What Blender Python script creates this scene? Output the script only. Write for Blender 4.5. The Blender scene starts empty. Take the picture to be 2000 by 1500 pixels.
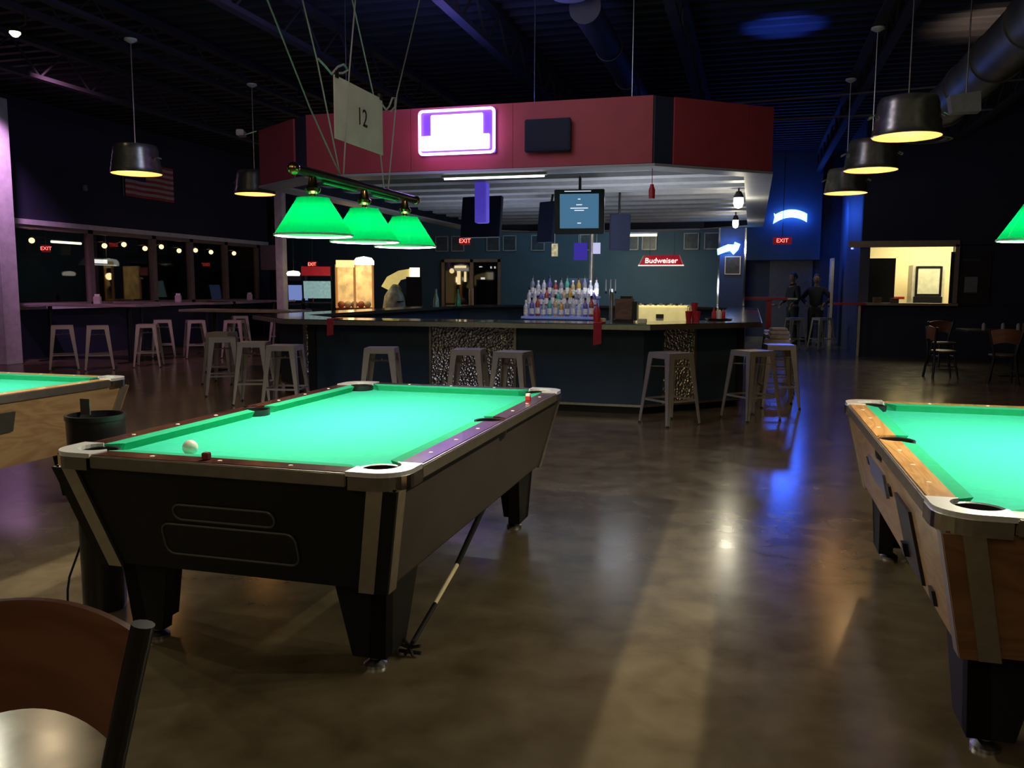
import bpy, bmesh, math, random
from mathutils import Vector, Matrix
random.seed(7)
R = math.radians
SC = bpy.context.scene
COL = SC.collection

# ------------------------------------------------------------------ camera, world, exposure
CAMZ = 1.43
cd = bpy.data.cameras.new('camera'); cam = bpy.data.objects.new('camera', cd); COL.objects.link(cam)
fw = Vector((-0.26950397, 0.95632202, -0.11320693)); rt = Vector((0.96237905, 0.27168138, 0.00397428)); up = Vector((-0.0345569, 0.10787689, 0.99356348))
cam.matrix_world = Matrix(((rt.x, up.x, -fw.x, 0), (rt.y, up.y, -fw.y, 0), (rt.z, up.z, -fw.z, CAMZ), (0, 0, 0, 1)))
cd.sensor_width = 36; cd.lens = 36 * 1650 / 2000; cd.clip_start = .05; cd.clip_end = 200
SC.camera = cam
w = bpy.data.worlds.new('night'); SC.world = w; w.use_nodes = True
w.node_tree.nodes['Background'].inputs[0].default_value = (.05, .055, .08, 1)
w.node_tree.nodes['Background'].inputs[1].default_value = .05
SC.view_settings.view_transform = 'Standard'; SC.view_settings.look = 'None'
SC.view_settings.gamma = 1; SC.view_settings.exposure = 0; SC.view_settings.use_curve_mapping = False

def light(name, kind, loc, power, col, size=.05, target=None, spot=60, blend=.5, size_y=None):
    l = bpy.data.lights.new(name, kind); o = bpy.data.objects.new(name, l); COL.objects.link(o)
    o.location = loc; l.energy = power; l.color = col
    if kind == 'AREA':
        l.size = size
        if size_y: l.shape = 'RECTANGLE'; l.size_y = size_y
    else: l.shadow_soft_size = size
    if kind == 'SPOT': l.spot_size = R(spot); l.spot_blend = blend
    if target is not None:
        o.rotation_euler = (Vector(target) - Vector(loc)).to_track_quat('-Z', 'Y').to_euler()
    return o
WARM = (1, .80, .52); PURP = (.62, .28, 1); BLUE = (.04, .12, 1); PINK = (1, .42, .78)
# dim house lights over the tables behind and beside the photographer
light('house_light', 'AREA', (-1.5, -2.5, 4.6), 56, WARM, 3, (-1.5, 2.2, 0))
light('house_light', 'AREA', (4.5, -1.0, 4.6), 26, WARM, 2, (1, 3, 0))
light('house_light', 'AREA', (-6, -1.5, 4.6), 30, WARM, 2, (-4, 3, .4))
# bar interior and back hall
light('bar_fill', 'AREA', (-1.6, 12.0, 1.5), 34, (.8, .85, 1), 1.5, (-1.6, 12.4, 3))  # added upward fill that brightens the soffit, no lamp stands there
light('bar_fill', 'AREA', (-4.2, 14.0, 1.3), 26, (.62, .72, 1), 2, (-4.2, 14.0, 3))  # second added upward fill for the soffit
light('bar_fill', 'AREA', (-2.2, 12.6, 2.7), 10, (.85, .9, 1), 1.2)
light('bar_fill', 'AREA', (-3.6, 16.5, 2.7), 12, (.7, .8, 1), 1.6)
light('hall_light', 'AREA', (-4.5, 21.2, 4.3), 70, (.55, .8, 1), 3, (-4.5, 24, 1.4))
light('front_wash', 'AREA', (-3.2, 6.6, 4.4), 22, (.5, .68, 1), 2.0, (-3.2, 9.6, .6))
light('fascia_wash', 'AREA', (-2.4, 6.9, 4.2), 17, (1, .72, .7), 2.2, (-2.4, 9.6, 3.1))
light('board_fill', 'SPOT', (.3, 1.6, 4.2), 95, (1, .80, .72), .1, (-1.8, 3.8, 2.25), 15, .6)  # spot added to lift the number board out of the green light
# coloured washes: purple by the window wall, blue on the deck and the hall corner
light('purple_wash', 'SPOT', (-12.1, 11.5, 4.85), 560, (.86, .42, .90), .10, (-12.9, 12.1, 3.6), 62, 1)
light('pink_wash', 'SPOT', (-9.8, 10.2, 4.7), 330, PINK, .15, (-11.2, 15.0, .3), 75, 1)
light('blue_uplight', 'SPOT', (.30, 12.6, 4.05), 110, BLUE, .06, (.30, 12.7, 5.2), 66, .5)
light('blue_wash', 'SPOT', (1.55, 22.3, 3.5), 130, (.02, .16, 1), .06, (2.3, 22.9, 2.9), 100, 1)
light('warm_uplight', 'SPOT', (2.95, 12.9, 4.1), 60, (1, .7, .5), .08, (3.0, 13.2, 5.2), 90, .8)

# ------------------------------------------------------------------ materials
MATS = {}
def mat(name, col, rough=.5, metal=0, noise=.12, scale=8, bump=0, spec=.5, emit=None, es=0, coat=0):
    if name in MATS: return MATS[name]
    m = bpy.data.materials.new(name); m.use_nodes = True; nt = m.node_tree; N = nt.nodes; L = nt.links
    b = N['Principled BSDF']; b.inputs['Roughness'].default_value = rough; b.inputs['Metallic'].default_value = metal
    b.inputs['Specular IOR Level'].default_value = spec; b.inputs['Coat Weight'].default_value = coat
    tc = N.new('ShaderNodeTexCoord'); nz = N.new('ShaderNodeTexNoise'); nz.inputs['Scale'].default_value = scale; nz.inputs['Detail'].default_value = 4
    L.new(tc.outputs['Object'], nz.inputs['Vector'])
    rp = N.new('ShaderNodeValToRGB'); c = Vector(col)
    rp.color_ramp.elements[0].position = .3; rp.color_ramp.elements[1].position = .7
    rp.color_ramp.elements[0].color = (*(c * (1 - noise)), 1); rp.color_ramp.elements[1].color = (*(c * (1 + noise)), 1)
    L.new(nz.outputs['Fac'], rp.inputs['Fac']); L.new(rp.outputs['Color'], b.inputs['Base Color'])
    if bump:
        bp = N.new('ShaderNodeBump'); bp.inputs['Strength'].default_value = bump; bp.inputs['Distance'].default_value = .01
        L.new(nz.outputs['Fac'], bp.inputs['Height']); L.new(bp.outputs['Normal'], b.inputs['Normal'])
    if emit:
        b.inputs['Emission Color'].default_value = (*emit, 1); b.inputs['Emission Strength'].default_value = es
    MATS[name] = m; return m

def wood(name, c1, c2, scale=3, rough=.35, axis='X', coat=.2):
    m = bpy.data.materials.new(name); m.use_nodes = True; nt = m.node_tree; N = nt.nodes; L = nt.links
    b = N['Principled BSDF']; b.inputs['Roughness'].default_value = rough; b.inputs['Coat Weight'].default_value = coat
    tc = N.new('ShaderNodeTexCoord'); mp = N.new('ShaderNodeMapping')
    mp.inputs['Scale'].default_value = (1, .16, 1) if axis == 'Y' else (.16, 1, 1)
    wv = N.new('ShaderNodeTexNoise'); wv.inputs['Scale'].default_value = scale; wv.inputs['Detail'].default_value = 3; wv.inputs['Distortion'].default_value = 1.2
    L.new(tc.outputs['Object'], mp.inputs['Vector']); L.new(mp.outputs['Vector'], wv.inputs['Vector'])
    mu = N.new('ShaderNodeMath'); mu.operation = 'MULTIPLY'; mu.inputs[1].default_value = 9
    fr = N.new('ShaderNodeMath'); fr.operation = 'PINGPONG'; fr.inputs[1].default_value = .5
    L.new(wv.outputs['Fac'], mu.inputs[0]); L.new(mu.outputs[0], fr.inputs[0])
    rp = N.new('ShaderNodeValToRGB'); rp.color_ramp.elements[0].color = (*c1, 1); rp.color_ramp.elements[1].color = (*c2, 1)
    rp.color_ramp.elements[0].position = .0; rp.color_ramp.elements[1].position = .5
    L.new(fr.outputs[0], rp.inputs['Fac']); L.new(rp.outputs['Color'], b.inputs['Base Color'])
    return m

def emis(name, col, s):
    if name in MATS: return MATS[name]
    m = bpy.data.materials.new(name); m.use_nodes = True; nt = m.node_tree; N = nt.nodes
    N.remove(N['Principled BSDF']); e = N.new('ShaderNodeEmission'); e.inputs[0].default_value = (*col, 1); e.inputs[1].default_value = s
    nt.links.new(e.outputs[0], N['Material Output'].inputs[0]); MATS[name] = m; return m

def shade_mat():
    m = bpy.data.materials.new('green_glass_shade'); m.use_nodes = True; nt = m.node_tree; N = nt.nodes; L = nt.links
    N.remove(N['Principled BSDF']); out = N['Material Output']
    nz = N.new('ShaderNodeTexNoise'); nz.inputs['Scale'].default_value = 3
    tr = N.new('ShaderNodeBsdfTranslucent'); rp = N.new('ShaderNodeValToRGB')
    rp.color_ramp.elements[0].color = (.0, .0210, .0036, 1); rp.color_ramp.elements[1].color = (.0, .0235, .0062, 1)
    L.new(nz.outputs['Fac'], rp.inputs['Fac']); L.new(rp.outputs['Color'], tr.inputs['Color'])
    df = N.new('ShaderNodeBsdfDiffuse'); df.inputs['Color'].default_value = (.002, .040, .014, 1)
    gl = N.new('ShaderNodeBsdfGlossy'); gl.inputs['Roughness'].default_value = .12; gl.inputs['Color'].default_value = (.03, .03, .03, 1)
    a = N.new('ShaderNodeAddShader'); b = N.new('ShaderNodeAddShader')
    L.new(tr.outputs[0], a.inputs[0]); L.new(df.outputs[0], a.inputs[1]); L.new(a.outputs[0], b.inputs[0]); L.new(gl.outputs[0], b.inputs[1])
    L.new(b.outputs[0], out.inputs[0]); return m

def floor_mat():
    m = bpy.data.materials.new('polished_concrete'); m.use_nodes = True; nt = m.node_tree; N = nt.nodes; L = nt.links
    b = N['Principled BSDF']; tc = N.new('ShaderNodeTexCoord')
    def nz(s, d, dist=0):
        n = N.new('ShaderNodeTexNoise'); n.inputs['Scale'].default_value = s; n.inputs['Detail'].default_value = d; n.inputs['Distortion'].default_value = dist
        L.new(tc.outputs['Object'], n.inputs['Vector']); return n
    n1 = nz(.7, 6, .6); n2 = nz(5, 8, .3)
    mx = N.new('ShaderNodeMix'); mx.inputs[0].default_value = .5
    L.new(n1.outputs['Fac'], mx.inputs[2]); L.new(n2.outputs['Fac'], mx.inputs[3])
    rp = N.new('ShaderNodeValToRGB'); rp.color_ramp.elements[0].position = .34; rp.color_ramp.elements[1].position = .68
    rp.color_ramp.elements[0].color = (.085, .062, .034, 1); rp.color_ramp.elements[1].color = (.205, .165, .098, 1)
    L.new(mx.outputs[0], rp.inputs['Fac'])
    L.new(rp.outputs['Color'], b.inputs['Base Color'])
    r2 = N.new('ShaderNodeMapRange'); r2.inputs[1].default_value = .3; r2.inputs[2].default_value = .7; r2.inputs[3].default_value = .17; r2.inputs[4].default_value = .22
    L.new(n2.outputs['Fac'], r2.inputs[0]); L.new(r2.outputs[0], b.inputs['Roughness'])
    bp = N.new('ShaderNodeBump'); bp.inputs['Strength'].default_value = .012; bp.inputs['Distance'].default_value = .02
    L.new(n1.outputs['Fac'], bp.inputs['Height']); L.new(bp.outputs['Normal'], b.inputs['Normal'])
    b.inputs['Specular IOR Level'].default_value = .6
    return m

def diamond_mat():
    m = bpy.data.materials.new('diamond_plate'); m.use_nodes = True; nt = m.node_tree; N = nt.nodes; L = nt.links
    b = N['Principled BSDF']; b.inputs['Metallic'].default_value = 1; b.inputs['Roughness'].default_value = .28; b.inputs['Base Color'].default_value = (.55, .55, .52, 1)
    tc = N.new('ShaderNodeTexCoord'); v = N.new('ShaderNodeTexVoronoi'); v.inputs['Scale'].default_value = 34
    L.new(tc.outputs['Object'], v.inputs['Vector'])
    bp = N.new('ShaderNodeBump'); bp.inputs['Strength'].default_value = 1; bp.inputs['Distance'].default_value = .02
    L.new(v.outputs['Distance'], bp.inputs['Height']); L.new(bp.outputs['Normal'], b.inputs['Normal'])
    return m

def glass_mat():
    m = bpy.data.materials.new('window_glass'); m.use_nodes = True; nt = m.node_tree; N = nt.nodes; L = nt.links
    N.remove(N['Principled BSDF']); t = N.new('ShaderNodeBsdfTransparent'); t.inputs[0].default_value = (.85, .88, .88, 1)
    g = N.new('ShaderNodeBsdfGlossy'); g.inputs['Roughness'].default_value = .02; 
    x = N.new('ShaderNodeMixShader'); x.inputs[0].default_value = .035; L.new(t.outputs[0], x.inputs[1]); L.new(g.outputs[0], x.inputs[2])
    L.new(x.outputs[0], N['Material Output'].inputs[0]); return m

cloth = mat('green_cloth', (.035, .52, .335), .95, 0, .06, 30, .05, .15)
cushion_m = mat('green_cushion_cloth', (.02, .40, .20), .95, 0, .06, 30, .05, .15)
black = mat('black_laminate', (.007, .007, .0065), .5, 0, .2, 4, spec=.3)
blackv = mat('black_vinyl', (.012, .012, .013), .5, 0, .2, 14, .1)
blackp = mat('black_plastic', (.01, .01, .011), .35)
brownblk = mat('dark_laminate', (.040, .032, .026), .42, 0, .2, 5)
mahog = wood('mahogany_laminate', (.045, .012, .010), (.10, .03, .025), 6, .22, 'Y')
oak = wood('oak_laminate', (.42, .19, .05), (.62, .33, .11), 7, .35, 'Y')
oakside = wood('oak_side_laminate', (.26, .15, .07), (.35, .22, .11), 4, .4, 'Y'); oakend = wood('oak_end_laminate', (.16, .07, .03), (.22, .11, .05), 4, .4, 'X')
chrome = mat('chrome', (.78, .78, .78), .07, 1, .03)
alu = mat('brushed_aluminium', (.50, .47, .40), .38, 1, .1, 20)
steel = mat('galvanised_steel', (.46, .46, .46), .3, 1, .2, 10); tubm = mat('galvanised_tub', (.50, .48, .45), .27, .85, .3, 12)
stoolm = mat('pale_painted_steel', (.40, .37, .33), .35, .35, .08, 6)
white = mat('white_paint', (.75, .75, .73), .5)
cream = mat('cream_plastic', (.8, .74, .58), .4)
cord_m = mat('white_cord', (.33, .33, .36), .7)
navy = mat('navy_wall_paint', (.018, .022, .05), .75, 0, .1, 2, .05)
navyp = mat('navy_bar_panel', (.022, .05, .085), .6, 0, .1, 3)
tealw = mat('teal_wall_paint', (.035, .075, .11), .75, 0, .1, 2)
red = mat('red_fascia_paint', (.34, .035, .05), .6, 0, .08, 3)
redp = mat('red_plastic', (.5, .02, .03), .4)
redc = mat('red_fabric', (.38, .02, .03), .85, 0, .2, 20, .2)
deck = mat('dark_ceiling_paint', (.022, .022, .027), .8, 0, .2, 2)
soffit = mat('white_metal_soffit', (.30, .31, .32), .45, .1, .08, 4)
counter = mat('dark_counter_top', (.05, .045, .04), .16, 0, .3, 3, coat=.5)
purplecol = mat('white_column_paint', (.62, .60, .62), .6)
framew = mat('window_frame_paint', (.20, .15, .13), .5)
woodbox = wood('brown_wood_box', (.13, .07, .045), (.2, .11, .07), 5, .4, 'X')
chairwood = wood('brown_chair_wood', (.12, .045, .024), (.17, .068, .036), 2.2, .33, 'X')
SHADE = shade_mat(); FLOOR = floor_mat(); DIAM = diamond_mat(); GLASS = glass_mat()
brass = mat('brass', (.62, .42, .16), .25, 1, .1)
ivory = mat('ivory_ball', (.82, .78, .68), .12)
skin = mat('skin', (.20, .12, .085), .6); darkcloth = mat('black_clothing', (.018, .018, .022), .9, 0, .2, 12, .2); hair = mat('dark_hair', (.02, .014, .01), .7, 0, .3, 40, .3)

# ------------------------------------------------------------------ geometry helpers
class MB:
    def __init__(s): s.bm = bmesh.new()
    def box(s, c, d, rz=0, bev=0):
        cx, cy, cz = c; dx, dy, dz = [v / 2 for v in d]; vs = []
        ca, sa = math.cos(rz), math.sin(rz)
        for z in (-dz, dz):
            for x, y in ((-dx, -dy), (dx, -dy), (dx, dy), (-dx, dy)):
                vs.append(s.bm.verts.new((cx + x * ca - y * sa, cy + x * sa + y * ca, cz + z)))
        fs = [s.bm.faces.new([vs[i] for i in f]) for f in ((3, 2, 1, 0), (4, 5, 6, 7), (0, 1, 5, 4), (1, 2, 6, 5), (2, 3, 7, 6), (3, 0, 4, 7))]
        if bev: bmesh.ops.bevel(s.bm, geom=list({e for f in fs for e in f.edges}), offset=bev, segments=2, affect='EDGES')
        return s
    def hexa(s, p):
        vs = [s.bm.verts.new(v) for v in p]
        for f in ((3, 2, 1, 0), (4, 5, 6, 7), (0, 1, 5, 4), (1, 2, 6, 5), (2, 3, 7, 6), (3, 0, 4, 7)): s.bm.faces.new([vs[i] for i in f])
        return s
    def prism(s, pts, z0, z1, M=None):
        a = [Vector((x, y, z0)) for x, y in pts]; b = [Vector((x, y, z1)) for x, y in pts]
        if M: a = [M @ v for v in a]; b = [M @ v for v in b]
        va = [s.bm.verts.new(v) for v in a]; vb = [s.bm.verts.new(v) for v in b]; n = len(pts)
        s.bm.faces.new(va[::-1]); s.bm.faces.new(vb)
        for i in range(n): s.bm.faces.new((va[i], va[(i + 1) % n], vb[(i + 1) % n], vb[i]))
        return s
    def tube(s, pts, r, n=8, cap=True, r2=None):
        pts = [Vector(p) for p in pts]; rings = []
        for i, p in enumerate(pts):
            t = (pts[min(i + 1, len(pts) - 1)] - pts[max(i - 1, 0)]).normalized()
            a = t.orthogonal().normalized() if i == 0 else (pa - t * pa.dot(t)).normalized()
            pa = a; b = t.cross(a); rr = r if r2 is None else r + (r2 - r) * i / (len(pts) - 1)
            rings.append([s.bm.verts.new(p + rr * (a * math.cos(k * 2 * math.pi / n) + b * math.sin(k * 2 * math.pi / n))) for k in range(n)])
        for q in range(len(rings) - 1):
            for k in range(n): s.bm.faces.new((rings[q][k], rings[q][(k + 1) % n], rings[q + 1][(k + 1) % n], rings[q + 1][k]))
        if cap: s.bm.faces.new(rings[0][::-1]); s.bm.faces.new(rings[-1])
        return s
    def lathe(s, prof, c=(0, 0, 0), n=24, close=True):
        c = Vector(c); rings = []
        for r, z in prof:
            if r < 1e-5: rings.append([s.bm.verts.new(c + Vector((0, 0, z)))])
            else: rings.append([s.bm.verts.new(c + Vector((r * math.cos(k * 2 * math.pi / n), r * math.sin(k * 2 * math.pi / n), z))) for k in range(n)])
        for A, B in zip(rings, rings[1:]):
            for k in range(n):
                k2 = (k + 1) % n
                if len(A) == 1 and len(B) == 1: continue
                if len(A) == 1: s.bm.faces.new((A[0], B[k2], B[k]))
                elif len(B) == 1: s.bm.faces.new((A[k], A[k2], B[0]))
                else: s.bm.faces.new((A[k], A[k2], B[k2], B[k]))
        return s
    def sphere(s, c, r, n=16):
        prof = [(r * math.sin(math.pi * i / 10), -r * math.cos(math.pi * i / 10)) for i in range(11)]
        prof[0] = (0, -r); prof[-1] = (0, r); return s.lathe(prof, c, n)
    def build(s, name, m, parent=None, loc=(0, 0, 0), smooth=False, **kw):
        bmesh.ops.recalc_face_normals(s.bm, faces=s.bm.faces)
        me = bpy.data.meshes.new(name); s.bm.to_mesh(me); s.bm.free()
        if smooth:
            for p in me.polygons: p.use_smooth = True
            try: me.set_sharp_from_angle(angle=R(40))
            except Exception: pass
        me.materials.append(m); o = bpy.data.objects.new(name, me); COL.objects.link(o)
        if parent: o.parent = parent
        o.location = loc
        for k, v in kw.items(): o[k] = v
        return o

def thing(name, label, cat, loc=(0, 0, 0), rz=0, group=None):
    o = bpy.data.objects.new(name, None); COL.objects.link(o); o.location = loc; o.rotation_euler = (0, 0, rz); o.empty_display_size = .1
    o['label'] = label; o['category'] = cat
    if group: o['group'] = group
    return o
def tag(o, label, cat, group=None):
    o['label'] = label; o['category'] = cat
    if group: o['group'] = group
    return o
def dup(root, loc, rz, label, group=None):
    def cp(o, par):
        c = o.copy(); COL.objects.link(c); c.parent = par
        if par: c.matrix_parent_inverse = o.matrix_parent_inverse
        for ch in list(o.children): cp(ch, c)
        return c
    r = cp(root, None); r.location = loc; r.rotation_euler = (0, 0, rz); r['label'] = label
    if group: r['group'] = group
    return r
def struct(mb, name, m, smooth=False): o = mb.build(name, m, smooth=smooth); o['kind'] = 'structure'; return o
def text_mesh(body, size, name, m, parent, loc, rot, depth=.002, sx=1):
    cu = bpy.data.curves.new(name, 'FONT'); cu.body = body; cu.size = size; cu.extrude = depth; cu.align_x = 'CENTER'; cu.align_y = 'CENTER'
    t = bpy.data.objects.new('tmp', cu); COL.objects.link(t); bpy.context.view_layer.update()
    me = bpy.data.meshes.new_from_object(t.evaluated_get(bpy.context.evaluated_depsgraph_get())); bpy.data.objects.remove(t); bpy.data.curves.remove(cu)
    me.name = name; me.materials.clear(); me.materials.append(m)
    o = bpy.data.objects.new(name, me); COL.objects.link(o); o.parent = parent; o.location = loc; o.rotation_euler = rot; o.scale = (sx, 1, 1); return o
def arc(cx, cy, r, a0, a1, n=8): return [(cx + r * math.cos(R(a0 + (a1 - a0) * i / n)), cy + r * math.sin(R(a0 + (a1 - a0) * i / n))) for i in range(n + 1)]

# ------------------------------------------------------------------ the room
struct(MB().box((-5.5, 9, -.05), (30, 34, .1)), 'floor', FLOOR)
mb = MB()                                    # ribbed metal ceiling deck
ribs = [];  y = -6
while y < 26:
    ribs += [(y, 5.02), (y + .10, 5.02), (y + .15, 5.09), (y + .27, 5.09), (y + .32, 5.02)]; y += .32
for (ya, za), (yb, zb) in zip(ribs, ribs[1:]):
    if abs(yb - ya) < 1e-6: continue
    v = [mb.bm.verts.new(p) for p in ((-20, ya, za), (9, ya, za), (9, yb, zb), (-20, yb, zb))]; mb.bm.faces.new(v)
bmesh.ops.remove_doubles(mb.bm, verts=mb.bm.verts, dist=1e-4)
struct(mb, 'ceiling', deck)
k = 1
for x in (-10.2, -7.9, -5.6, -3.3, -.95, 1.55, 3.9):         # open-web roof joists
    mb = MB().box((x, 9.5, 4.96), (.14, 32, .08)).box((x, 9.5, 4.47), (.12, 32, .06)); yy = -5.5
    while yy < 25: mb.tube([(x, yy, 4.48), (x, yy + .5, 4.94), (x, yy + 1, 4.48)], .018, 6); yy += 1
    struct(mb, 'trim_%d' % k, deck); k += 1
# left wall with the window band, z 1.0 to 2.6
XW = -13.6
struct(MB().box((XW - .1, 10.5, .5), (.2, 23, 1.0)).box((XW - .1, 10.5, 3.83), (.2, 23, 2.36)).box((XW - .1, 6.0, 1.82), (.2, 14, 1.66)).box((XW - .1, 21.8, 1.82), (.2, .55, 1.66)), 'wall_left', navy)
struct(MB().box((XW + .03, 17.3, 2.66), (.12, 9.2, .10)).box((XW + .06, 17.3, 1.0), (.16, 9.2, .06)), 'trim_%d' % k, purplecol); k += 1
ys = [13.05, 15.05, 17.04, 18.42, 19.88, 21.42]
for i in range(5):
    a, b = ys[i], ys[i + 1]
    f = MB().box((XW, a + .035, 1.82), (.12, .07, 1.6)).box((XW, b - .035, 1.82), (.12, .07, 1.6)).box((XW, (a + b) / 2, 2.57), (.12, b - a, .08)).box((XW, (a + b) / 2, 1.06), (.12, b - a, .08))
    f = f.build('window_%d' % (i + 1), framew); f['kind'] = 'structure'
    MB().box((XW - .02, (a + b) / 2, 1.82), (.012, b - a - .12, 1.46)).build('glass_pane', GLASS, f)
# deep left recess beyond the windows, back wall, right walls
struct(MB().box((-16.6, 22.4, 2.5), (6.2, .2, 5.1)), 'wall_beyond', mat('black_wall', (.006, .006, .006), .9))
struct(MB().box((-16.9, 10, 2.5), (.2, 25, 5.1)), 'wall_far_left', MATS['black_wall'])
struct(MB().box((-10.6, 24.1, 1.1), (6.1 - 2.6, .2, 2.2)).box((-5.6 + 1.85, 24.1, 1.1), (6.9, .2, 2.2)).box((-6.3, 24.1, 3.65), (16, .2, 2.9)).box((-13, 24.1, 1.1), (2.6, .2, 2.2)), 'wall_back', tealw)
struct(MB().box((6.1, 19.5, 3.7), (7.8, .2, 2.75)).box((6.1, 19.5, .55), (7.8, .2, 1.1)).box((7.0, 19.5, 1.72), (6.0, .2, 1.25)), 'wall_right', navy)
struct(MB().box((2.3, 21.8, 2.55), (.2, 4.4, 5.1)), 'wall_hall', mat('hall_wall_paint', (.06, .07, .11), .6))
struct(MB().box((1.2, 24.4, 2.55), (3.0, .2, 5.1)), 'wall_hall_end', mat('hall_end_paint', (.035, .04, .07), .75))
struct(MB().box((9.1, 8, 2.5), (.2, 30, 5.1)), 'wall_far_right', navy)
struct(MB().box((1.0, 24.27, .06), (2.6, .03, .12)), 'baseboard_hall', mat('dusty_baseboard', (.16, .15, .11), .6))
# kitchen behind the hatch
kit = mat('kitchen_paint', (.85, .76, .46), .6, 0, .02)
struct(MB().box((4.4, 23.2, 2.0), (4.2, .1, 4)).box((6.5, 21.4, 2.0), (.1, 3.6, 4)).box((4.4, 21.4, 3.1), (4.2, 3.6, .1)), 'wall_kitchen', kit)
light('kitchen_light', 'AREA', (4.2, 21.4, 2.95), 130, (1, .88, .55), 2.2)
h = MB().box((3.0, 19.38, 2.37), (2.12, .12, .13)).box((4.03, 19.38, 1.75), (.08, .12, 1.2)).box((3.0, 19.30, 1.12), (2.12, .3, .05)).build('window_6', mat('hatch_frame', (.34, .27, .25), .35, .6)); h['kind'] = 'structure'
o = MB().box((2.72, 20.4, 1.62), (.62, .04, .98)).build('menu_board', mat('dark_board', (.03, .035, .04), .7)); tag(o, 'dark board hanging at the left inside the lit kitchen hatch', 'board')
t = thing('glass_door_fridge', 'glass-door fridge with black base at right inside the lit kitchen hatch', 'fridge', (4.0, 22.0, 0))
MB().box((0, .3, 1.0), (.7, .6, 2.0)).build('cabinet', mat('fridge_white', (.7, .66, .52), .4), t)
MB().box((0, -.02, 1.3), (.5, .03, .05)).box((0, -.02, 1.95), (.5, .03, .05)).box((-.26, -.02, 1.62), (.05, .03, .7)).box((.26, -.02, 1.62), (.05, .03, .7)).build('door_frame', blackp, t)
MB().box((0, -.015, 1.62), (.47, .02, .6)).build('door_glass', mat('fridge_glass', (.8, .8, .6), .1), t)
MB().box((0, -.03, 1.16), (.62, .04, .2)).build('base_panel', blackp, t)
o = MB().box((0, 0, .05), (.16, .13, .1)).box((0, 0, .105), (.17, .14, .02)).build('serving_box', woodbox, loc=(2.55, 19.32, 1.145)); tag(o, 'small brown box with pale lid on the hatch sill, nearest the blue corner', 'box')
o = MB().box((0, 0, .05), (.16, .13, .10)).build('serving_box', woodbox, loc=(2.88, 19.32, 1.145)); tag(o, 'plain brown box on the hatch sill, to the right of the lidded one', 'box')
o = MB().box((3.4, 22.6, 1.22), (.35, .3, .06)).build('red_tray', redp); tag(o, 'red tray on the counter deep inside the lit kitchen', 'tray')
t = thing('notice_board', 'dark framed notice board with one white sheet, right of the kitchen hatch', 'notice board', (4.3, 19.38, 1.65))
MB().box((0, 0, 0), (.75, .03, 1.1)).build('board', mat('dark_brown_board', (.02, .014, .014), .7), t)
MB().box((.02, -.02, -.12), (.24, .005, .32)).build('paper_sheet', mat('grey_paper', (.22, .22, .25), .8), t)
MB().box((.02, -.02, .38), (.34, .02, .07)).build('header_plate', mat('dull_plate', (.04, .04, .05), .6), t)
# doors in the back wall
door_fr = mat('bronze_door_frame', (.22, .16, .13), .4, .6)
d = MB().box((-8.9, 23.97, 1.13), (.09, .1, 2.26)).box((-8.0, 23.97, 1.13), (.10, .1, 2.26)).box((-7.15, 23.97, 1.13), (.09, .1, 2.26)).box((-8.02, 23.97, 2.22), (1.84, .1, .09)).build('door_1', door_fr); d['kind'] = 'structure'
MB().box((-8.45, 23.99, 1.1), (.80, .02, 2.15)).box((-7.58, 23.99, 1.1), (.76, .02, 2.15)).build('glass_pane', mat('dark_glass', (.004, .004, .006), .05, 0, .1, 3, 0, .8), d)
MB().box((-8.06, 23.9, 1.15), (.02, .03, .5)).box((-7.94, 23.9, 1.15), (.02, .03, .5)).build('door_handle', alu, d)
d = MB().box((1.0, 24.28, 1.1), (1.1, .05, 2.2)).build('door_2', mat('grey_door', (.10, .10, .12), .5)); d['kind'] = 'structure'
MB().box((.55, 24.24, 1.0), (.12, .03, .03)).build('door_handle', alu, d)
d = MB().box((1.93, 23.0, 1.1), (.06, .6, 2.2)).build('door_3', mat('cream_door_edge', (.72, .58, .36), .5)); d['kind'] = 'structure'
MB().box((1.88, 22.8, 1.0), (.04, .1, .04)).build('door_handle', blackp, d)
light('hall_door_light', 'SPOT', (1.6, 22.4, 2.6), 9, (1, .85, .55), .05, (1.93, 22.8, 1.1), 60, .8)
# columns
def column(name, x, y, sx, sy, z0, z1, label, m, cat='column'):
    o = MB().box((0, 0, (z0 + z1) / 2), (sx, sy, z1 - z0), 0, .01).build(name, m, loc=(x, y, 0)); o['kind'] = 'structure'; return o
column('trim_%d' % k, -13.27, 12.375, .66, .35, 0, 4.75, '', purplecol); k += 1
column('trim_%d' % k, -10.95, 18.3, .2, .2, 0, 4.9, '', purplecol); k += 1
t = thing('bar_pillar', 'square blue pillar with shiny chrome corner strips at the back of the bar', 'pillar', (-.45, 19.78, 0))
MB().box((0, 0, 1.38), (.54, .54, 2.76)).build('shaft', mat('pillar_blue', (.03, .06, .16), .5), t)
for sx in (-1, 1): MB().box((sx * .28, -.27, 1.38), (.035, .035, 2.76)).build('corner_strip', chrome, t)
o = MB().box((.07, -.02, 1.92), (.34, .03, .40)).build('picture_frame', alu, t)
MB().box((.07, -.04, 1.92), (.30, .01, .36)).build('picture', mat('dark_photo', (.05, .03, .03), .4, 0, .6, 12), o); o.location = (-.05, -.27, .02)

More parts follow.
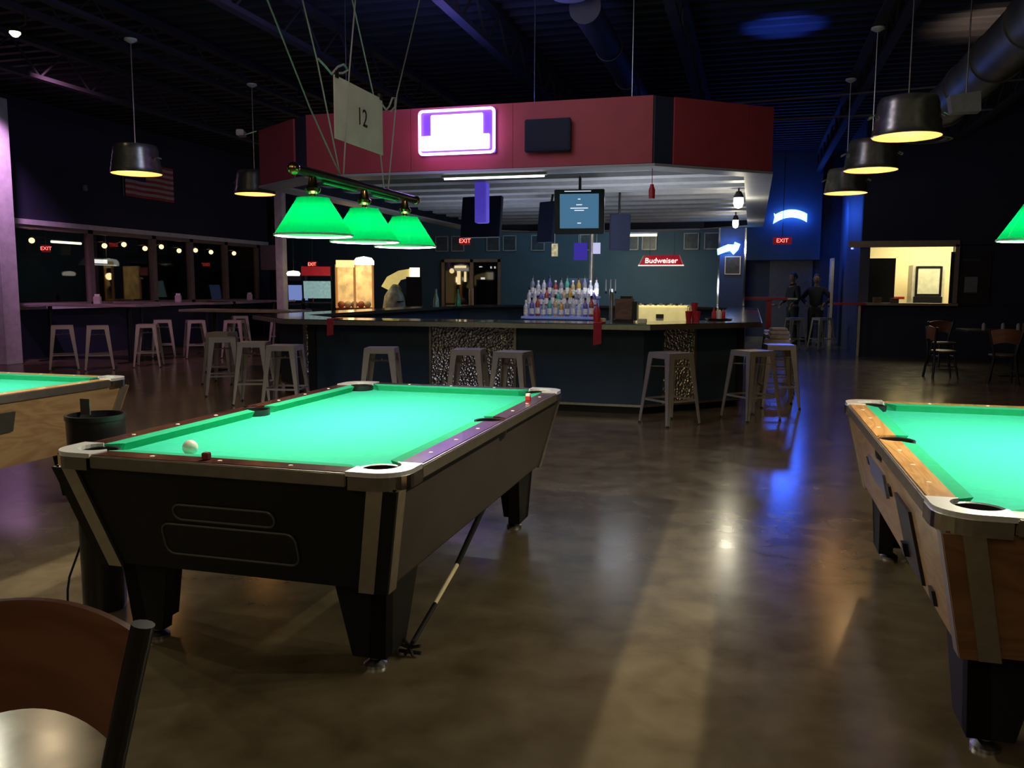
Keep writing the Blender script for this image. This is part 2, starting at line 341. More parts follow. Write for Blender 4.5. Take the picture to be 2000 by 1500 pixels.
# ------------------------------------------------------------------ pool tables
def pool_table(label, x, y, body_m, rail_m, side_m, dark_corner, ball_return):
    t = thing('pool_table', label, 'pool table', (x, y, 0), 0, None)
    hw, hl, zt, zb = .72, 1.27, .81, .36
    def hx(a, b, z): return [(-a, -b, z), (a, -b, z), (a, b, z), (-a, b, z)]
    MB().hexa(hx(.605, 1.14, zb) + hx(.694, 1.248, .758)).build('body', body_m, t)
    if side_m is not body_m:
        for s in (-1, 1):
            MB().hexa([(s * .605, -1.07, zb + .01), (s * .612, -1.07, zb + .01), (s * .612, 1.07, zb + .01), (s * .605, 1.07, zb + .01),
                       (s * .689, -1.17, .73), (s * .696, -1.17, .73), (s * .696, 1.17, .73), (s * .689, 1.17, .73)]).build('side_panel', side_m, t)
    # playing bed with pocket cut-outs
    bx, by = .64, 1.19; pr = .068
    pts = []
    for sx, sy, a0 in ((1, -1, 180), (1, 1, 270), (-1, 1, 0), (-1, -1, 90)):
        cx, cy = sx * (hw - .13), sy * (hl - .13)
        if (sx, sy) == (1, -1): pts += [(cx - pr, -by)] + arc(cx, cy, pr, 180, 90, 6) + [(bx, cy + pr)] + [(bx, -pr)] + arc(bx - .0, 0, pr, 270, 90, 8)[0:] + [(bx, pr)]
        elif (sx, sy) == (1, 1): pts += [(bx, cy - pr)] + arc(cx, cy, pr, 270, 180, 6) + [(cx - pr, by)]
        elif (sx, sy) == (-1, 1): pts += [(cx + pr, by)] + arc(cx, cy, pr, 0, -90, 6) + [(-bx, cy - pr)] + arc(-bx, 0, pr, 90, -90, 8)
        else: pts += [(-bx, cy + pr)] + arc(cx, cy, pr, 90, 0, 6) + [(cx + pr, -by)]
    q = [];
    for p in pts:
        if not q or (abs(p[0] - q[-1][0]) + abs(p[1] - q[-1][1])) > 1e-5: q.append(p)
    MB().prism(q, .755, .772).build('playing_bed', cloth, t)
    # pockets
    for sx in (-1, 1):
        for sy in (-1, 0, 1):
            c = (sx * (hw - .13), sy * (hl - .13)) if sy else (sx * .638, 0)
            MB().lathe([(0, .70), (.05, .70), (pr, .72), (pr, .800), (pr + .010, .803), (pr + .010, .74), (pr + .004, .72)] , (c[0], c[1], 0), 20).build('pocket', blackp, t, smooth=True)
    # laminate top rails (between castings and side pockets)
    ri = .092; zr0 = .762
    for sx in (-1, 1):
        for sy in (-1, 1):
            a = [(sx * (hw - .012), sy * .0005), (sx * (hw - .012), sy * (hl - .2)), (sx * (hw - ri), sy * (hl - .2)), (sx * (hw - ri), sy * .075)]
            notch = [(sx * (.638 + .075 * math.sin(R(g))), sy * .075 * math.cos(R(g))) for g in (10, 30, 50, 70, 88)]
            MB().prism(a + notch, zr0, zt).build('top_rail', rail_m, t)
    for sy in (-1, 1):
        MB().prism([(-(hw - .2), sy * (hl - .012)), (hw - .2, sy * (hl - .012)), (hw - .2, sy * (hl - ri)), (-(hw - .2), sy * (hl - ri))], zr0, zt).build('top_rail', rail_m, t)
    # metal edge strips round the outside
    for s in (-1, 1):
        MB().box((s * (hw - .005), 0, .784), (.012, 2 * (hl - .2), .048), 0, .004).build('edge_strip', alu, t)
        MB().box((0, s * (hl - .005), .784), (2 * (hw - .2), .012, .048), 0, .004).build('edge_strip', alu, t)
    # cushions
    nose = .055
    def cushion(p0, p1, inward, m0, m1):
        p0, p1, n = Vector(p0), Vector(p1), Vector(inward); d = (p1 - p0).normalized()
        a, b = p0 + n * nose + d * m0, p1 + n * nose - d * m1
        MB().hexa([(p0.x, p0.y, .772), (p1.x, p1.y, .772), (b.x - n.x * .02, b.y - n.y * .02, .772), (a.x - n.x * .02, a.y - n.y * .02, .772),
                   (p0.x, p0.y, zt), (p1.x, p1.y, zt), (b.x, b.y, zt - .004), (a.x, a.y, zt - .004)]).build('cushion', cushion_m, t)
    for sx in (-1, 1):
        xx = sx * (hw - ri)
        for sy in (-1, 1): cushion((xx, sy * .078), (xx, sy * (hl - .2)), (-sx, 0), .02, .055)
    for sy in (-1, 1): cushion((-(hw - .2), sy * (hl - ri)), (hw - .2, sy * (hl - ri)), (0, -sy), .055, .055)
    # corner castings
    for sx in (-1, 1):
        for sy in (-1, 1):
            cx, cy = hw - .13, hl - .13; e = .2; rr = .11
            outer = [(hw, hl - e)] + arc(hw - rr, hl - rr, rr, 0, 90, 8) + [(hw - e, hl)]
            inner = [(hw - e, hl - ri)] + arc(cx, cy, .074, 150, -60, 12) + [(hw - ri, hl - e)]
            pts = [(sx * a, sy * b) for a, b in outer + inner]
            mb = MB().prism(pts, .798, .8145)
            c = mb.build('corner_casting', mat('polished_casting', (.82, .82, .80), .32, .45, .03), t)
            MB().prism([(sx * a, sy * b) for a, b in [(hw + .004, hl - e + .01)] + arc(hw - rr, hl - rr, rr + .004, 0, 90, 8) + [(hw - e + .01, hl + .004)] + [(hw - e + .01, hl - .02)] + arc(hw - rr, hl - rr, rr - .03, 90, 0, 8) + [(hw - .03, hl - e + .01)]], .752, .799).build('skirt', chrome, c)
    # corner trim strips down the body
    for sx in (-1, 1):
        for sy in (-1, 1):
            def cor(z, ox, oy):
                f = (z - zb) / (.735 - zb); return Vector((sx * (.605 + .085 * f + ox), sy * (1.14 + .105 * f + oy), z))
            def strip(nm, a, b, th, wd, m, along):   # along 'x': strip lies on the end face; 'y': on the side face
                P = []
                for z in (zb - .012, .752):
                    c = cor(z, 0, 0)
                    if along == 'x': r = [(c.x - sx * a, c.y + sy * .0), (c.x - sx * b, c.y), (c.x - sx * b, c.y + sy * th), (c.x - sx * a, c.y + sy * th)]
                    else: r = [(c.x, c.y - sy * a), (c.x, c.y - sy * b), (c.x + sx * th, c.y - sy * b), (c.x + sx * th, c.y - sy * a)]
                    P += [(q[0], q[1], z) for q in r]
                MB().hexa(P).build(nm, m, t)
            strip('corner_trim', .040, .100, .014, 0, alu, 'x'); strip('corner_trim', .0, .065, .012, 0, alu, 'y')
            strip('corner_post', -.010, .040, .010, 0, body_m, 'x')
    # legs: two splayed boards meeting at each corner
    for sx in (-1, 1):
        for sy in (-1, 1):
            def pr8(zt_, zb_, ax, bx_, ay, by_):   # footprint at top and bottom
                return None
            X0, X1 = .575, .36; Yo = 1.07
            top, bot = zb + .01, .055
            P = [(sx * .555, sy * (Yo - .03), bot), (sx * .42, sy * (Yo - .03), bot), (sx * .42, sy * (Yo - .09), bot), (sx * .555, sy * (Yo - .09), bot),
                 (sx * X0, sy * Yo, top), (sx * X1, sy * Yo, top), (sx * X1, sy * (Yo - .06), top), (sx * X0, sy * (Yo - .06), top)]
            l = MB().hexa(P)
            P = [(sx * .555, sy * (Yo - .03), bot), (sx * .485, sy * (Yo - .03), bot), (sx * .485, sy * (Yo - .22), bot), (sx * .555, sy * (Yo - .22), bot),
                 (sx * X0, sy * Yo, top), (sx * (X0 - .06), sy * Yo, top), (sx * (X0 - .06), sy * (Yo - .32), top), (sx * X0, sy * (Yo - .32), top)]
            l.hexa(P); l = l.build('leg', black, t)
            MB().lathe([(0, 0), (.045, 0), (.045, .012), (.02, .03), (.014, .065), (0, .065)], (sx * .485, sy * (Yo - .09), 0), 14).build('levelling_foot', steel, l, smooth=True)
    # sights
    for sx in (-1, 1):
        for i in (-3, -2, -1, 1, 2, 3):
            MB().lathe([(0, zt), (.009, zt), (.008, zt + .0015), (0, zt + .0015)], (sx * (hw - .052), i * .285, 0), 10).build('rail_sight', cream, t)
    for sy in (-1, 1):
        for i in (-1, 0, 1):
            MB().lathe([(0, zt), (.009, zt), (.008, zt + .0015), (0, zt + .0015)], (i * .285, sy * (hl - .052), 0), 10).build('rail_sight', cream, t)
    if ball_return:       # raised outlines of the two openings on the end board
        def outl(cx, cz, w_, h_, r, nm, fill):
            pts = arc(cx + w_ / 2 - r, cz + h_ / 2 - r, r, 0, 90, 5) + arc(cx - w_ / 2 + r, cz + h_ / 2 - r, r, 90, 180, 5) + arc(cx - w_ / 2 + r, cz - h_ / 2 + r, r, 180, 270, 5) + arc(cx + w_ / 2 - r, cz - h_ / 2 + r, r, 270, 360, 5)
            yy = lambda z: -(1.14 + .105 * (z - zb) / (.735 - zb)) - .003
            P = [(px, yy(pz), pz) for px, pz in pts]; P.append(P[0])
            MB().tube(P, .0045, 6, False).build(nm, mat('grey_rubber_trim', (.06, .06, .06), .4), t)
            v = MB(); fv = [v.bm.verts.new((px, yy(pz) + .001, pz)) for px, pz in pts]; v.bm.faces.new(fv); v.build(fill, mat('recess_black', (.004, .004, .005), .6), t)
        outl(0, .605, .42, .06, .03, 'upper_slot_rim', 'upper_slot'); outl(0, .49, .56, .125, .035, 'ball_tray_rim', 'ball_tray')
    return t
T1 = pool_table('black pool table with green cloth and chrome corners, whole in view left of centre', -1.815, 3.80, black, mahog, brownblk, True, True)
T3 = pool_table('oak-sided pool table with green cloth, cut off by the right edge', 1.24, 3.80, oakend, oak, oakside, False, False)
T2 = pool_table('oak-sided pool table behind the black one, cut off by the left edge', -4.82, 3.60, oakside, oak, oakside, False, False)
# coin box and plates on the oak tables' sides
def side_x(z): return .610 + .086 * (z - .36) / .375
def side_plate(t, s, y0, y1, z0, z1, name, m, th=.012):
    a, b = side_x(z0), side_x(z1)
    return MB().hexa([(s * a, y0, z0), (s * a, y1, z0), (s * (a + th), y1, z0), (s * (a + th), y0, z0), (s * b, y0, z1), (s * b, y1, z1), (s * (b + th), y1, z1), (s * (b + th), y0, z1)]).build(name, m, t)
side_plate(T3, -1, -.05, .42, .56, .66, 'coin_plate', mat('blue_steel_plate', (.25, .30, .38), .3, .8))
side_plate(T3, -1, .46, .52, .60, .63, 'lock', blackp); side_plate(T3, -1, -.18, -.12, .60, .64, 'lock', blackp)
side_plate(T3, -1, -.66, -.36, .40, .66, 'ball_door', mat('dark_metal_door', (.03, .03, .03), .4, .5))
side_plate(T3, -1, -.46, -.42, .44, .49, 'door_latch', blackp, .03)
side_plate(T3, -1, -.86, -.80, .40, .45, 'lock', blackp)
side_plate(T2, 1, .20, .32, .58, .70, 'coin_plate', mat('grey_plate', (.10, .10, .09), .4, .7))

# things lying on / at the tables
o = MB().sphere((0, 0, 0), .030).build('cue_ball', ivory, loc=(-2.10, 2.80, .8025), smooth=True); tag(o, 'cream cue ball resting at the near cushion of the black pool table', 'ball')
o = MB().box((0, 0, .0125), (.026, .026, .025), 0, .003).build('chalk_cube', mat('red_chalk', (.20, .03, .03), .9), loc=(-1.872, 2.585, .8115)); tag(o, 'dark red chalk cube on the near end rail of the black pool table', 'chalk')
t = thing('chalk_cube', 'white-topped red chalk cube on the long right rail of the black pool table', 'chalk', (-1.175, 4.50, .8115))
MB().box((0, 0, .011), (.026, .026, .022)).build('wrapper', redp, t); MB().box((0, 0, .029), (.022, .022, .014)).build('chalk', white, t)
t = thing('bridge_cue', 'bridge cue with black notched head leaning under the black table, head on the floor', 'cue', (-1.235, 2.93, 0))
MB().tube([(0, 0, .035), (.01, .25, .12)], .010, 10).build('tip_section', black, t)
MB().tube([(0, 0, .035), (.0, .55, .19)], .0085, 10, r2=.010).build('shaft', mat('maple_shaft', (.78, .66, .40), .3), t)
MB().tube([(.0, .55, .19), (-.035, 1.05, .325)], .012, 10, r2=.015).build('butt', black, t)
mb = MB()
for a in (20, 65, 115, 160, 250, 290): mb.tube([(0, 0, .035), (.05 * math.cos(R(a)), -.01, .040 + .035 * math.sin(R(a)))], .007, 6)
mb.tube([(-.045, 0, .018), (.045, 0, .018)], .008, 6); mb.build('bridge_head', blackp, t)
# slim black bin at the left side of the black table
t = thing('waste_bin', 'slim black bin standing between the black table and the left oak table', 'bin', (-2.74, 3.02, 0))
MB().lathe([(0, .0), (.085, .0), (.09, .03), (.09, .50), (.115, .62), (.12, .86), (.112, .86), (.105, .64), (0, .60)], n=24).build('body', blackp, t, smooth=True)
MB().lathe([(.112, .855), (.124, .855), (.124, .875), (.112, .875), (.112, .855)], n=24).build('rim', blackp, t, smooth=True)
MB().box((-.08, .03, .90), (.05, .006, .07)).build('tag_plate', mat('grey_tag', (.10, .10, .09), .4, .5), t)
MB().tube([(-.09, -.02, .30), (-.12, -.03, .22), (-.15, -.04, .14), (-.155, -.05, .08), (-.15, -.06, .006)], .005, 6).build('cable', blackp, t)

# ------------------------------------------------------------------ triple green table lamps
def table_lamp(label, x, y):
    t = thing('pool_table_lamp', label, 'lamp', (x, y, 1.65), 0, 'green-shaded lamps over the pool tables')
    MB().tube([(0, -.64, .262), (0, .64, .262)], .020, 12).build('bar', blackp, t, smooth=True)
    for s in (-1, 1): MB().sphere((0, s * .655, .262), .026, 12).build('finial', brass, t, smooth=True)
    for yy in (-.25, .25): MB().tube([(0, yy - .16, .236), (0, yy + .16, .236)], .008, 8).build('green_rod', mat('green_lacquer', (.02, .30, .10), .25), t)
    for yy in (-.5, 0, .5):
        sh = MB().lathe([(.165, .0), (.164, .006), (.072, .150), (.070, .158), (.030, .162)], (0, yy, 0), 40).build('shade', SHADE, t, smooth=True)
        MB().lathe([(.163, -.004), (.169, -.004), (.169, .004), (.163, .004), (.163, -.004)], (0, yy, 0), 40).build('rim_band', mat('pale_rim', (.75, .92, .80), .3), sh, smooth=True)
        MB().lathe([(.0, .175), (.02, .175), (.032, .185), (.034, .198), (.022, .208), (.015, .245), (0, .245)], (0, yy, 0), 16).build('brass_gallery', brass, sh, smooth=True)
        MB().sphere((0, yy, .085), .026, 12).build('bulb', emis('lamp_bulb', (1, .93, .78), 8), sh, smooth=True)
        MB().tube([(0, yy, .11), (0, yy, .175)], .012, 8).build('socket', brass, sh)
        l = light('lamp_light', 'POINT', (x, y + yy, 1.65 + .052), 50, (1, .91, .70), .024)
    return t
L1 = table_lamp('three-shade green lamp hanging over the black pool table', -1.82, 3.81)
L3 = table_lamp('green lamp at the right edge hanging over the right oak table', 1.22, 3.80)
L2 = table_lamp('green lamp hanging over the left oak table, outside the view', -4.80, 3.60)
# suspension cords and the number board over the black table
def cord(par, pts, r=.0035):
    o = Vector(par.location); return MB().tube([Vector(p) - o for p in pts], r, 6).build('hanging_cord', cord_m, par)
X = -1.82
cord(L1, [(X, 3.57, 1.93), (X, 3.30, 2.18), (X, 2.99, 2.52), (X, 1.2, 4.5)])
cord(L1, [(X, 3.565, 1.93), (X, 3.37, 2.39), (X, 3.26, 2.60), (X, 2.2, 4.5)])
cord(L1, [(X + .01, 3.575, 1.93), (X, 3.67, 2.40), (X, 3.75, 2.76), (X, 4.14, 4.5)])
cord(L1, [(X - .02, 4.09, 1.92), (X - .03, 4.02, 2.34), (X - .01, 3.70, 2.82), (X, 2.5, 4.5)])
cord(L1, [(X, 4.09, 1.92), (X, 4.22, 2.43), (X, 4.55, 3.01), (X, 5.35, 4.5)])
for a_ in (L2, L3):
    xx = a_.location.x
    for s_ in (-1, 1): cord(a_, [(xx, 3.7 + s_ * .3, 1.93), (xx, 3.7 + s_ * 1.2, 4.5)])
struct(MB().box((X, 3.8, 4.51), (.04, 5.6, .04)), 'trim_40', deck); struct(MB().box((1.22, 3.8, 4.51), (.04, 3, .04)), 'trim_41', deck); struct(MB().box((-4.8, 3.8, 4.51), (.04, 3, .04)), 'trim_42', deck)
struct(MB().box((-7.36, 10.2, 4.465), (.10, 6, .05)), 'trim_43', deck); struct(MB().box((1.30, 11, 4.465), (.10, 8, .05)), 'trim_44', deck)
t = thing('number_board', 'white board with the number 12 hanging above the black pool table', 'sign', (X, 3.775, 2.09))
MB().box((0, 0, .14), (.006, .51, .275)).build('panel', mat('white_board', (.58, .47, .50), .7), t)
text_mesh('12', .115, 'digits', mat('black_ink', (.01, .01, .01), .6), t, (.0045, .02, .14), (R(90), 0, R(90)), .0006)
for s in (-1, 1): MB().box((0, s * .235, .283), (.014, .03, .03)).build('clip', blackp, t)
cord(t, [(X, 3.38, 2.40), (X, 3.44, 2.385), (X, 3.50, 2.365), (X, 3.56, 2.41), (X, 3.62, 2.435), (X, 3.66, 2.42), (X, 3.61, 2.395), (X, 3.55, 2.38)], .005)
cord(t, [(X, 4.02, 2.345), (X, 4.08, 2.325), (X, 4.12, 2.35), (X, 4.16, 2.40), (X, 4.20, 2.41), (X, 4.19, 2.36), (X, 4.14, 2.33)], .005)

# ------------------------------------------------------------------ bar island
CT = 1.04
t = thing('bar_counter', 'eight-sided bar with navy and diamond-plate front and dark glossy top', 'bar', (0, 0, 0))
base = [(-5.35, 9.55), (-1.15, 9.55), (-.10, 10.60), (-.10, 18.0), (-1.15, 19.05), (-5.35, 19.05), (-6.40, 18.0), (-6.40, 10.60)]
def offset(poly, d):
    out = []; n = len(poly)
    for i in range(n):
        a, b, c = Vector(poly[i - 1]), Vector(poly[i]), Vector(poly[(i + 1) % n])
        n1 = Vector(((b - a).y, -(b - a).x)).normalized(); n2 = Vector(((c - b).y, -(c - b).x)).normalized()
        m = (n1 + n2).normalized(); out.append(tuple(b + m * d / m.dot(n1)))
    return out
def ring(mb, outer, inner, z0, z1):
    n = len(outer)
    for i in range(n):
        j = (i + 1) % n
        mb.prism([outer[i], outer[j], inner[j], inner[i]], z0, z1)
    return mb
ring(MB(), base, offset(base, -.12), .10, CT - .05).build('front_panel', navyp, t)
ring(MB(), offset(base, -.05), offset(base, -.12), 0, .10).build('toe_kick', black, t)
ring(MB(), offset(base, .012), offset(base, -.01), .085, .11).build('bottom_trim', alu, t)
outr = offset(base, .30)
outr = [(-5.50, 9.22), (-1.05, 9.22)] + [(.12, 10.42), (.12, 18.1)] + outr[4:7] + [(-6.70, 10.42)]
ring(MB(), outr, offset(base, -.36), CT - .05, CT).build('counter_top', counter, t)
ring(MB(), offset(outr, .012), offset(outr, -.015), CT - .062, CT - .01).build('counter_edge', alu, t)
def seg_panel(p, q, t0, t1, nm, m, th=.02, z0=.11, z1=CT - .06):
    p, q = Vector(p), Vector(q); d = (q - p).normalized(); n = Vector((d.y, -d.x))
    a, b = p + d * t0, p + d * t1
    return MB().prism([tuple(a - n * .005), tuple(b - n * .005), tuple(b + n * th), tuple(a + n * th)], z0, z1).build(nm, m, t)
F0, F1, G1, G0 = base[0], base[1], base[2], base[7]
seg_panel(F0, F1, 1.66, 2.69, 'diamond_plate_panel', DIAM)
for v in (1.64, 2.70): seg_panel(F0, F1, v - .015, v + .015, 'panel_strip', alu, .03)
seg_panel(F1, G1, .28, .72, 'diamond_plate_panel', DIAM)
seg_panel(F1, G1, .72, .75, 'panel_strip', alu, .03); seg_panel(F1, G1, 1.40, 1.48, 'corner_post', mat('dark_post', (.02, .02, .025), .4), .05)
seg_panel(F0, F1, 0, .10, 'corner_post', MATS['dark_post'], .03)
seg_panel(G0, F0, 1.28, 1.44, 'diamond_plate_panel', DIAM)
# lower work counter along the inside front
o = MB().box((-3.2, 10.25, .86), (4.2, .5, .04)).box((-3.2, 10.25, .45), (4.1, .45, .8)).build('work_bench', mat('stainless', (.32, .33, .34), .3, .9)); tag(o, 'stainless work bench along the inside of the bar front', 'bench')

# canopy
cz0, cz1 = 2.80, 3.53
t = thing('bar_canopy', 'eight-sided red canopy with ribbed white soffit hanging over the bar', 'canopy', (0, 0, 0))
can = [(-5.37, 9.62), (-1.09, 9.62), (.16, 10.62), (.16, 19.4), (-1.09, 20.4), (-5.37, 20.4), (-6.50, 19.4), (-6.50, 10.40)]
ring(MB(), can, offset(can, -.10), cz0, cz1).build('fascia', mat('fascia_navy', (.015, .02, .045), .6), t)
def fpanel(i, t0, t1, nm='red_panel', m=red, z0=cz0 + .005, z1=cz1):
    p, q = Vector(can[i]), Vector(can[(i + 1) % 8]); d = (q - p).normalized(); n = Vector((d.y, -d.x)); L_ = (q - p).length
    t1 = L_ + t1 if t1 <= 0 else t1; a, b = p + d * t0, p + d * t1
    return MB().prism([tuple(a), tuple(b), tuple(b + n * .025), tuple(a + n * .025)], z0, z1).build(nm, m, t)
for a, b in ((.02, 1.40), (1.404, 2.66), (2.664, 4.26)): fpanel(0, a, b)
fpanel(1, .24, -.36); fpanel(1, 1.245, 0.0); fpanel(7, .02, -.30)
ring(MB(), offset(can, .03), offset(can, -.30), cz0 - .03, cz0).build('soffit_border', soffit, t)
mb = MB(); inn = (-6.2, -.14); yy = 10.0                       # ribs across the soffit
while yy < 19.8:
    f = min(1, (yy - 9.75) / .9) if yy < 10.65 else 1
    x0 = -5.5 - .75 * f; x1 = -1.2 + 1.06 * f
    mb.hexa([(x0, yy, cz0 + .12), (x1, yy, cz0 + .12), (x1, yy + .30, cz0 + .12), (x0, yy + .30, cz0 + .12), (x0, yy - .03, cz0 + .22), (x1, yy - .03, cz0 + .22), (x1, yy + .33, cz0 + .22), (x0, yy + .33, cz0 + .22)])
    yy += .78
mb.build('soffit_ribs', mat('rib_white', (.40, .40, .40), .55), t)
mb = MB(); mb.prism(offset(can, -.09), cz0 + .22, cz0 + .25); mb.build('soffit_deck', mat('deck_shade_grey', (.12, .125, .13), .6), t)  # deck coloured darker to put shade between the ribs
for x, y in ((-5, 10), (-1.4, 10), (-.2, 19), (-6, 19), (-2.53, 9.9)): MB().tube([(x, y, cz1 - .3), (x, y, 5.03)], .006, 6).build('hanger_wire', steel, t)
# fluorescent under the front edge, purple column stub, track spots
t = thing('tube_light', 'bright white tube light under the front edge of the bar canopy', 'light', (-3.0, 9.80, cz0 - .044))
MB().box((0, 0, -.0), (1.30, .05, .03)).build('housing', white, t); MB().tube([(-.62, 0, -.025), (.62, 0, -.025)], .013, 8).build('tube', emis('cool_tube', (.8, .85, 1), 5), t)
light('tube_glow', 'AREA', (-3.0, 10.05, cz0 - .09), 8, (.75, .82, 1), 1.2, size_y=.1)
o = MB().box((0, 0, 0), (.17, .17, .56), 0, .01).build('purple_glow_post', mat('violet_acrylic', (.12, .09, .6), .3, 0, .2, 8, emit=(.13, .08, .9), es=.35), loc=(-3.72, 11.6, 2.62)); tag(o, 'violet lit square post hanging under the bar canopy', 'light')
def spot_lamp(label, loc, rad, s, col=(1, .92, .7)):
    t = thing('spot_light', label, 'light', loc)
    MB().tube([(0, 0, .30), (0, 0, .17)], .012, 8).build('stem', blackp, t)
    MB().lathe([(0, .18), (.035, .175), (rad, .10), (rad, .08)], n=16).build('housing', blackp, t, smooth=True)
    MB().lathe([(0, .10), (rad * .9, .09), (rad, 0), (rad * .7, -.06), (0, -.08)], n=16).build('bulb', emis('spot_bulb', col, s), t, smooth=True)
    return t
spot_lamp('bright spot bulb under the right corner of the bar canopy', (-.24, 13.3, 2.70), .075, 9)
light('spot_glow', 'POINT', (-.24, 13.3, 2.55), 16, (1, .9, .66), .06)
spot_lamp('smaller bright bulb farther back under the canopy, above the pillar', (-.36, 17.6, 2.70), .06, 9)
light('spot_glow', 'POINT', (-.36, 17.6, 2.58), 12, (1, .9, .75), .05)
t = thing('ceiling_spot', 'small lit spotlight high up near the top left corner', 'light', (-7.81, 7.73, 4.20))
MB().tube([(.12, .03, .25), (.12, .03, .05), (.02, 0, .0)], .012, 8).build('bracket', blackp, t)
MB().lathe([(0, .06), (.04, .05), (.062, -.03)], n=16).build('housing', blackp, t, smooth=True)
b = MB().lathe([(0, .01), (.05, -.02), (.056, -.045), (.03, -.075), (0, -.085)], n=16).build('bulb', emis('warm_spot', (1, .74, .42), 7), t, smooth=True)
light('ceiling_spot_beam', 'SPOT', (-7.75, 7.6, 4.05), 60, (1, .75, .45), .04, (-6.0, 4.2, 0), 60, .6)

# neon signs
def neon_arc(pts, r, nm, m, par): return MB().tube(pts, r, 8).build(nm, m, par, smooth=True)
neon_w = emis('neon_white_violet', (.62, .34, 1), 9.0); neon_b = emis('neon_blue_white', (.075, .24, 1), 13)
t = thing('neon_sign', 'big glowing white and violet neon sign on the red bar canopy', 'neon sign', (-3.36, 9.50, 3.225))
w2, h2, rc = .455, .245, .04
p = arc(w2 - rc, h2 - rc, rc, 0, 90, 4) + arc(-w2 + rc, h2 - rc, rc, 90, 180, 4) + arc(-w2 + rc, -h2 + rc, rc, 180, 270, 4) + arc(w2 - rc, -h2 + rc, rc, 270, 360, 4)
p = [(a, 0, b) for a, b in p]; p.append(p[0])
neon_arc(p, .016, 'border_tube', neon_w, t)
MB().box((0, .05, 0), (.93, .03, .50), 0, .01).build('backing', mat('violet_backing', (.10, .03, .30), .4, emit=(.20, .06, .85), es=.55), t)
MB().box((.0, .012, .0), (.64, .02, .40), 0, .008).box((-.02, .01, -.12), (.84, .02, .17), 0, .008).build('glowing_panel', emis('neon_panel', (.72, .52, 1), 6), t)
light('neon_glow', 'AREA', (-3.36, 9.40, 3.22), 26, (.42, .22, 1), .9, (-3.36, 5, 3.0), size_y=.45)
light('neon_spill', 'AREA', (-3.36, 9.15, 3.60), 20, (.12, .16, 1), .8, (-3.6, 9.9, 6.0), size_y=.3)
light('neon_spill', 'POINT', (-3.36, 9.25, 3.24), 9, (.45, .22, 1), .12)
t = thing('neon_sign', 'arched ribbon-shaped blue-white neon sign on the dark hall wall', 'neon sign', (.93, 23.88, 3.34))
mb = MB(); U = []; D = []
for i in range(13):
    a = -1 + i / 6; U.append((a * .40, .155 - .12 * a * a + .02)); D.append((a * .40, -.04 - .13 * a * a + .01))
mb.prism(D + U[::-1], -.012, .012, Matrix.Rotation(R(90), 4, 'X')); mb.prism([(-.40, .06), (-.44, .09), (-.42, -.02), (-.45, -.19), (-.33, -.11)], -.012, .012, Matrix.Rotation(R(90), 4, 'X'))
mb.build('ribbon_glow', neon_b, t)
MB().box((-.25, .06, .0), (.04, .12, .04)).box((.25, .06, .0), (.04, .12, .04)).build('wall_bracket', blackp, t)
for q in (-.4, 0, .4): light('hall_neon_wall', 'POINT', (.93 + q, 23.72, 3.30), 5, (.01, .10, 1), .05)
light('hall_neon_glow', 'AREA', (.95, 23.45, 3.33), 22, (.02, .10, 1), .8, (.8, 18, 1.5), size_y=.3)
light('hall_neon_glow', 'POINT', (.95, 23.2, 3.3), 12, (.02, .10, 1), .1)
t = thing('neon_sign', 'slanted white-blue neon swoosh sign on the bar pillar', 'neon sign', (-.52, 19.42, 2.30))
mb = MB(); mb.prism([(-.24, -.13), (.02, -.04), (.10, -.13), (.20, -.02), (.24, .10), (.12, .15), (.10, .09), (-.02, .10), (-.25, .0)], -.015, .015, Matrix.Rotation(R(90), 4, 'X')); mb.build('glow', neon_b, t)
MB().box((0, .06, 0), (.30, .05, .16)).build('backing', mat('blue_back_b', (.0, .05, .2), .5, emit=(0, .25, .8), es=.5), t)
light('pillar_neon_glow', 'POINT', (-.52, 19.25, 2.30), 6, (.25, .6, 1), .08)
def exit_sign(label, loc, w_=.30, h_=.17, s=3.0):
    t = thing('exit_sign', label, 'exit sign', loc)
    MB().box((0, .02, 0), (w_ + .05, .05, h_ + .05)).build('housing', mat('sign_housing', (.06, .01, .01), .5, emit=(1, .02, .02), es=.12), t)
    MB().tube([(0, .02, h_ / 2), (0, .02, 5.0 - loc[2])], .008, 6).build('hanging_rod', blackp, t)
    text_mesh('EXIT', h_ * 1.05, 'letters', emis('exit_red', (1, .10, .08), s), t, (0, -.008, 0), (R(90), 0, 0), .002); return t
exit_sign('red exit sign over the hall beneath the arched blue neon', (.72, 23.45, 2.68), .42, .14, 5)
exit_sign('red exit sign beside the pale pole at the far left of the hall', (-11.9, 21.5, 2.06), .20, .12, 4)
exit_sign('orange-red exit sign half hidden by the hanging screens', (-7.75, 22.6, 2.72), .24, .16, 6)
exit_sign('red exit sign reflection, built behind the window nearest the left column', (-14.5, 14.82, 2.22), .12, .10, 4).rotation_euler = (0, 0, R(45))  # solid sign standing in for its reflection in the window

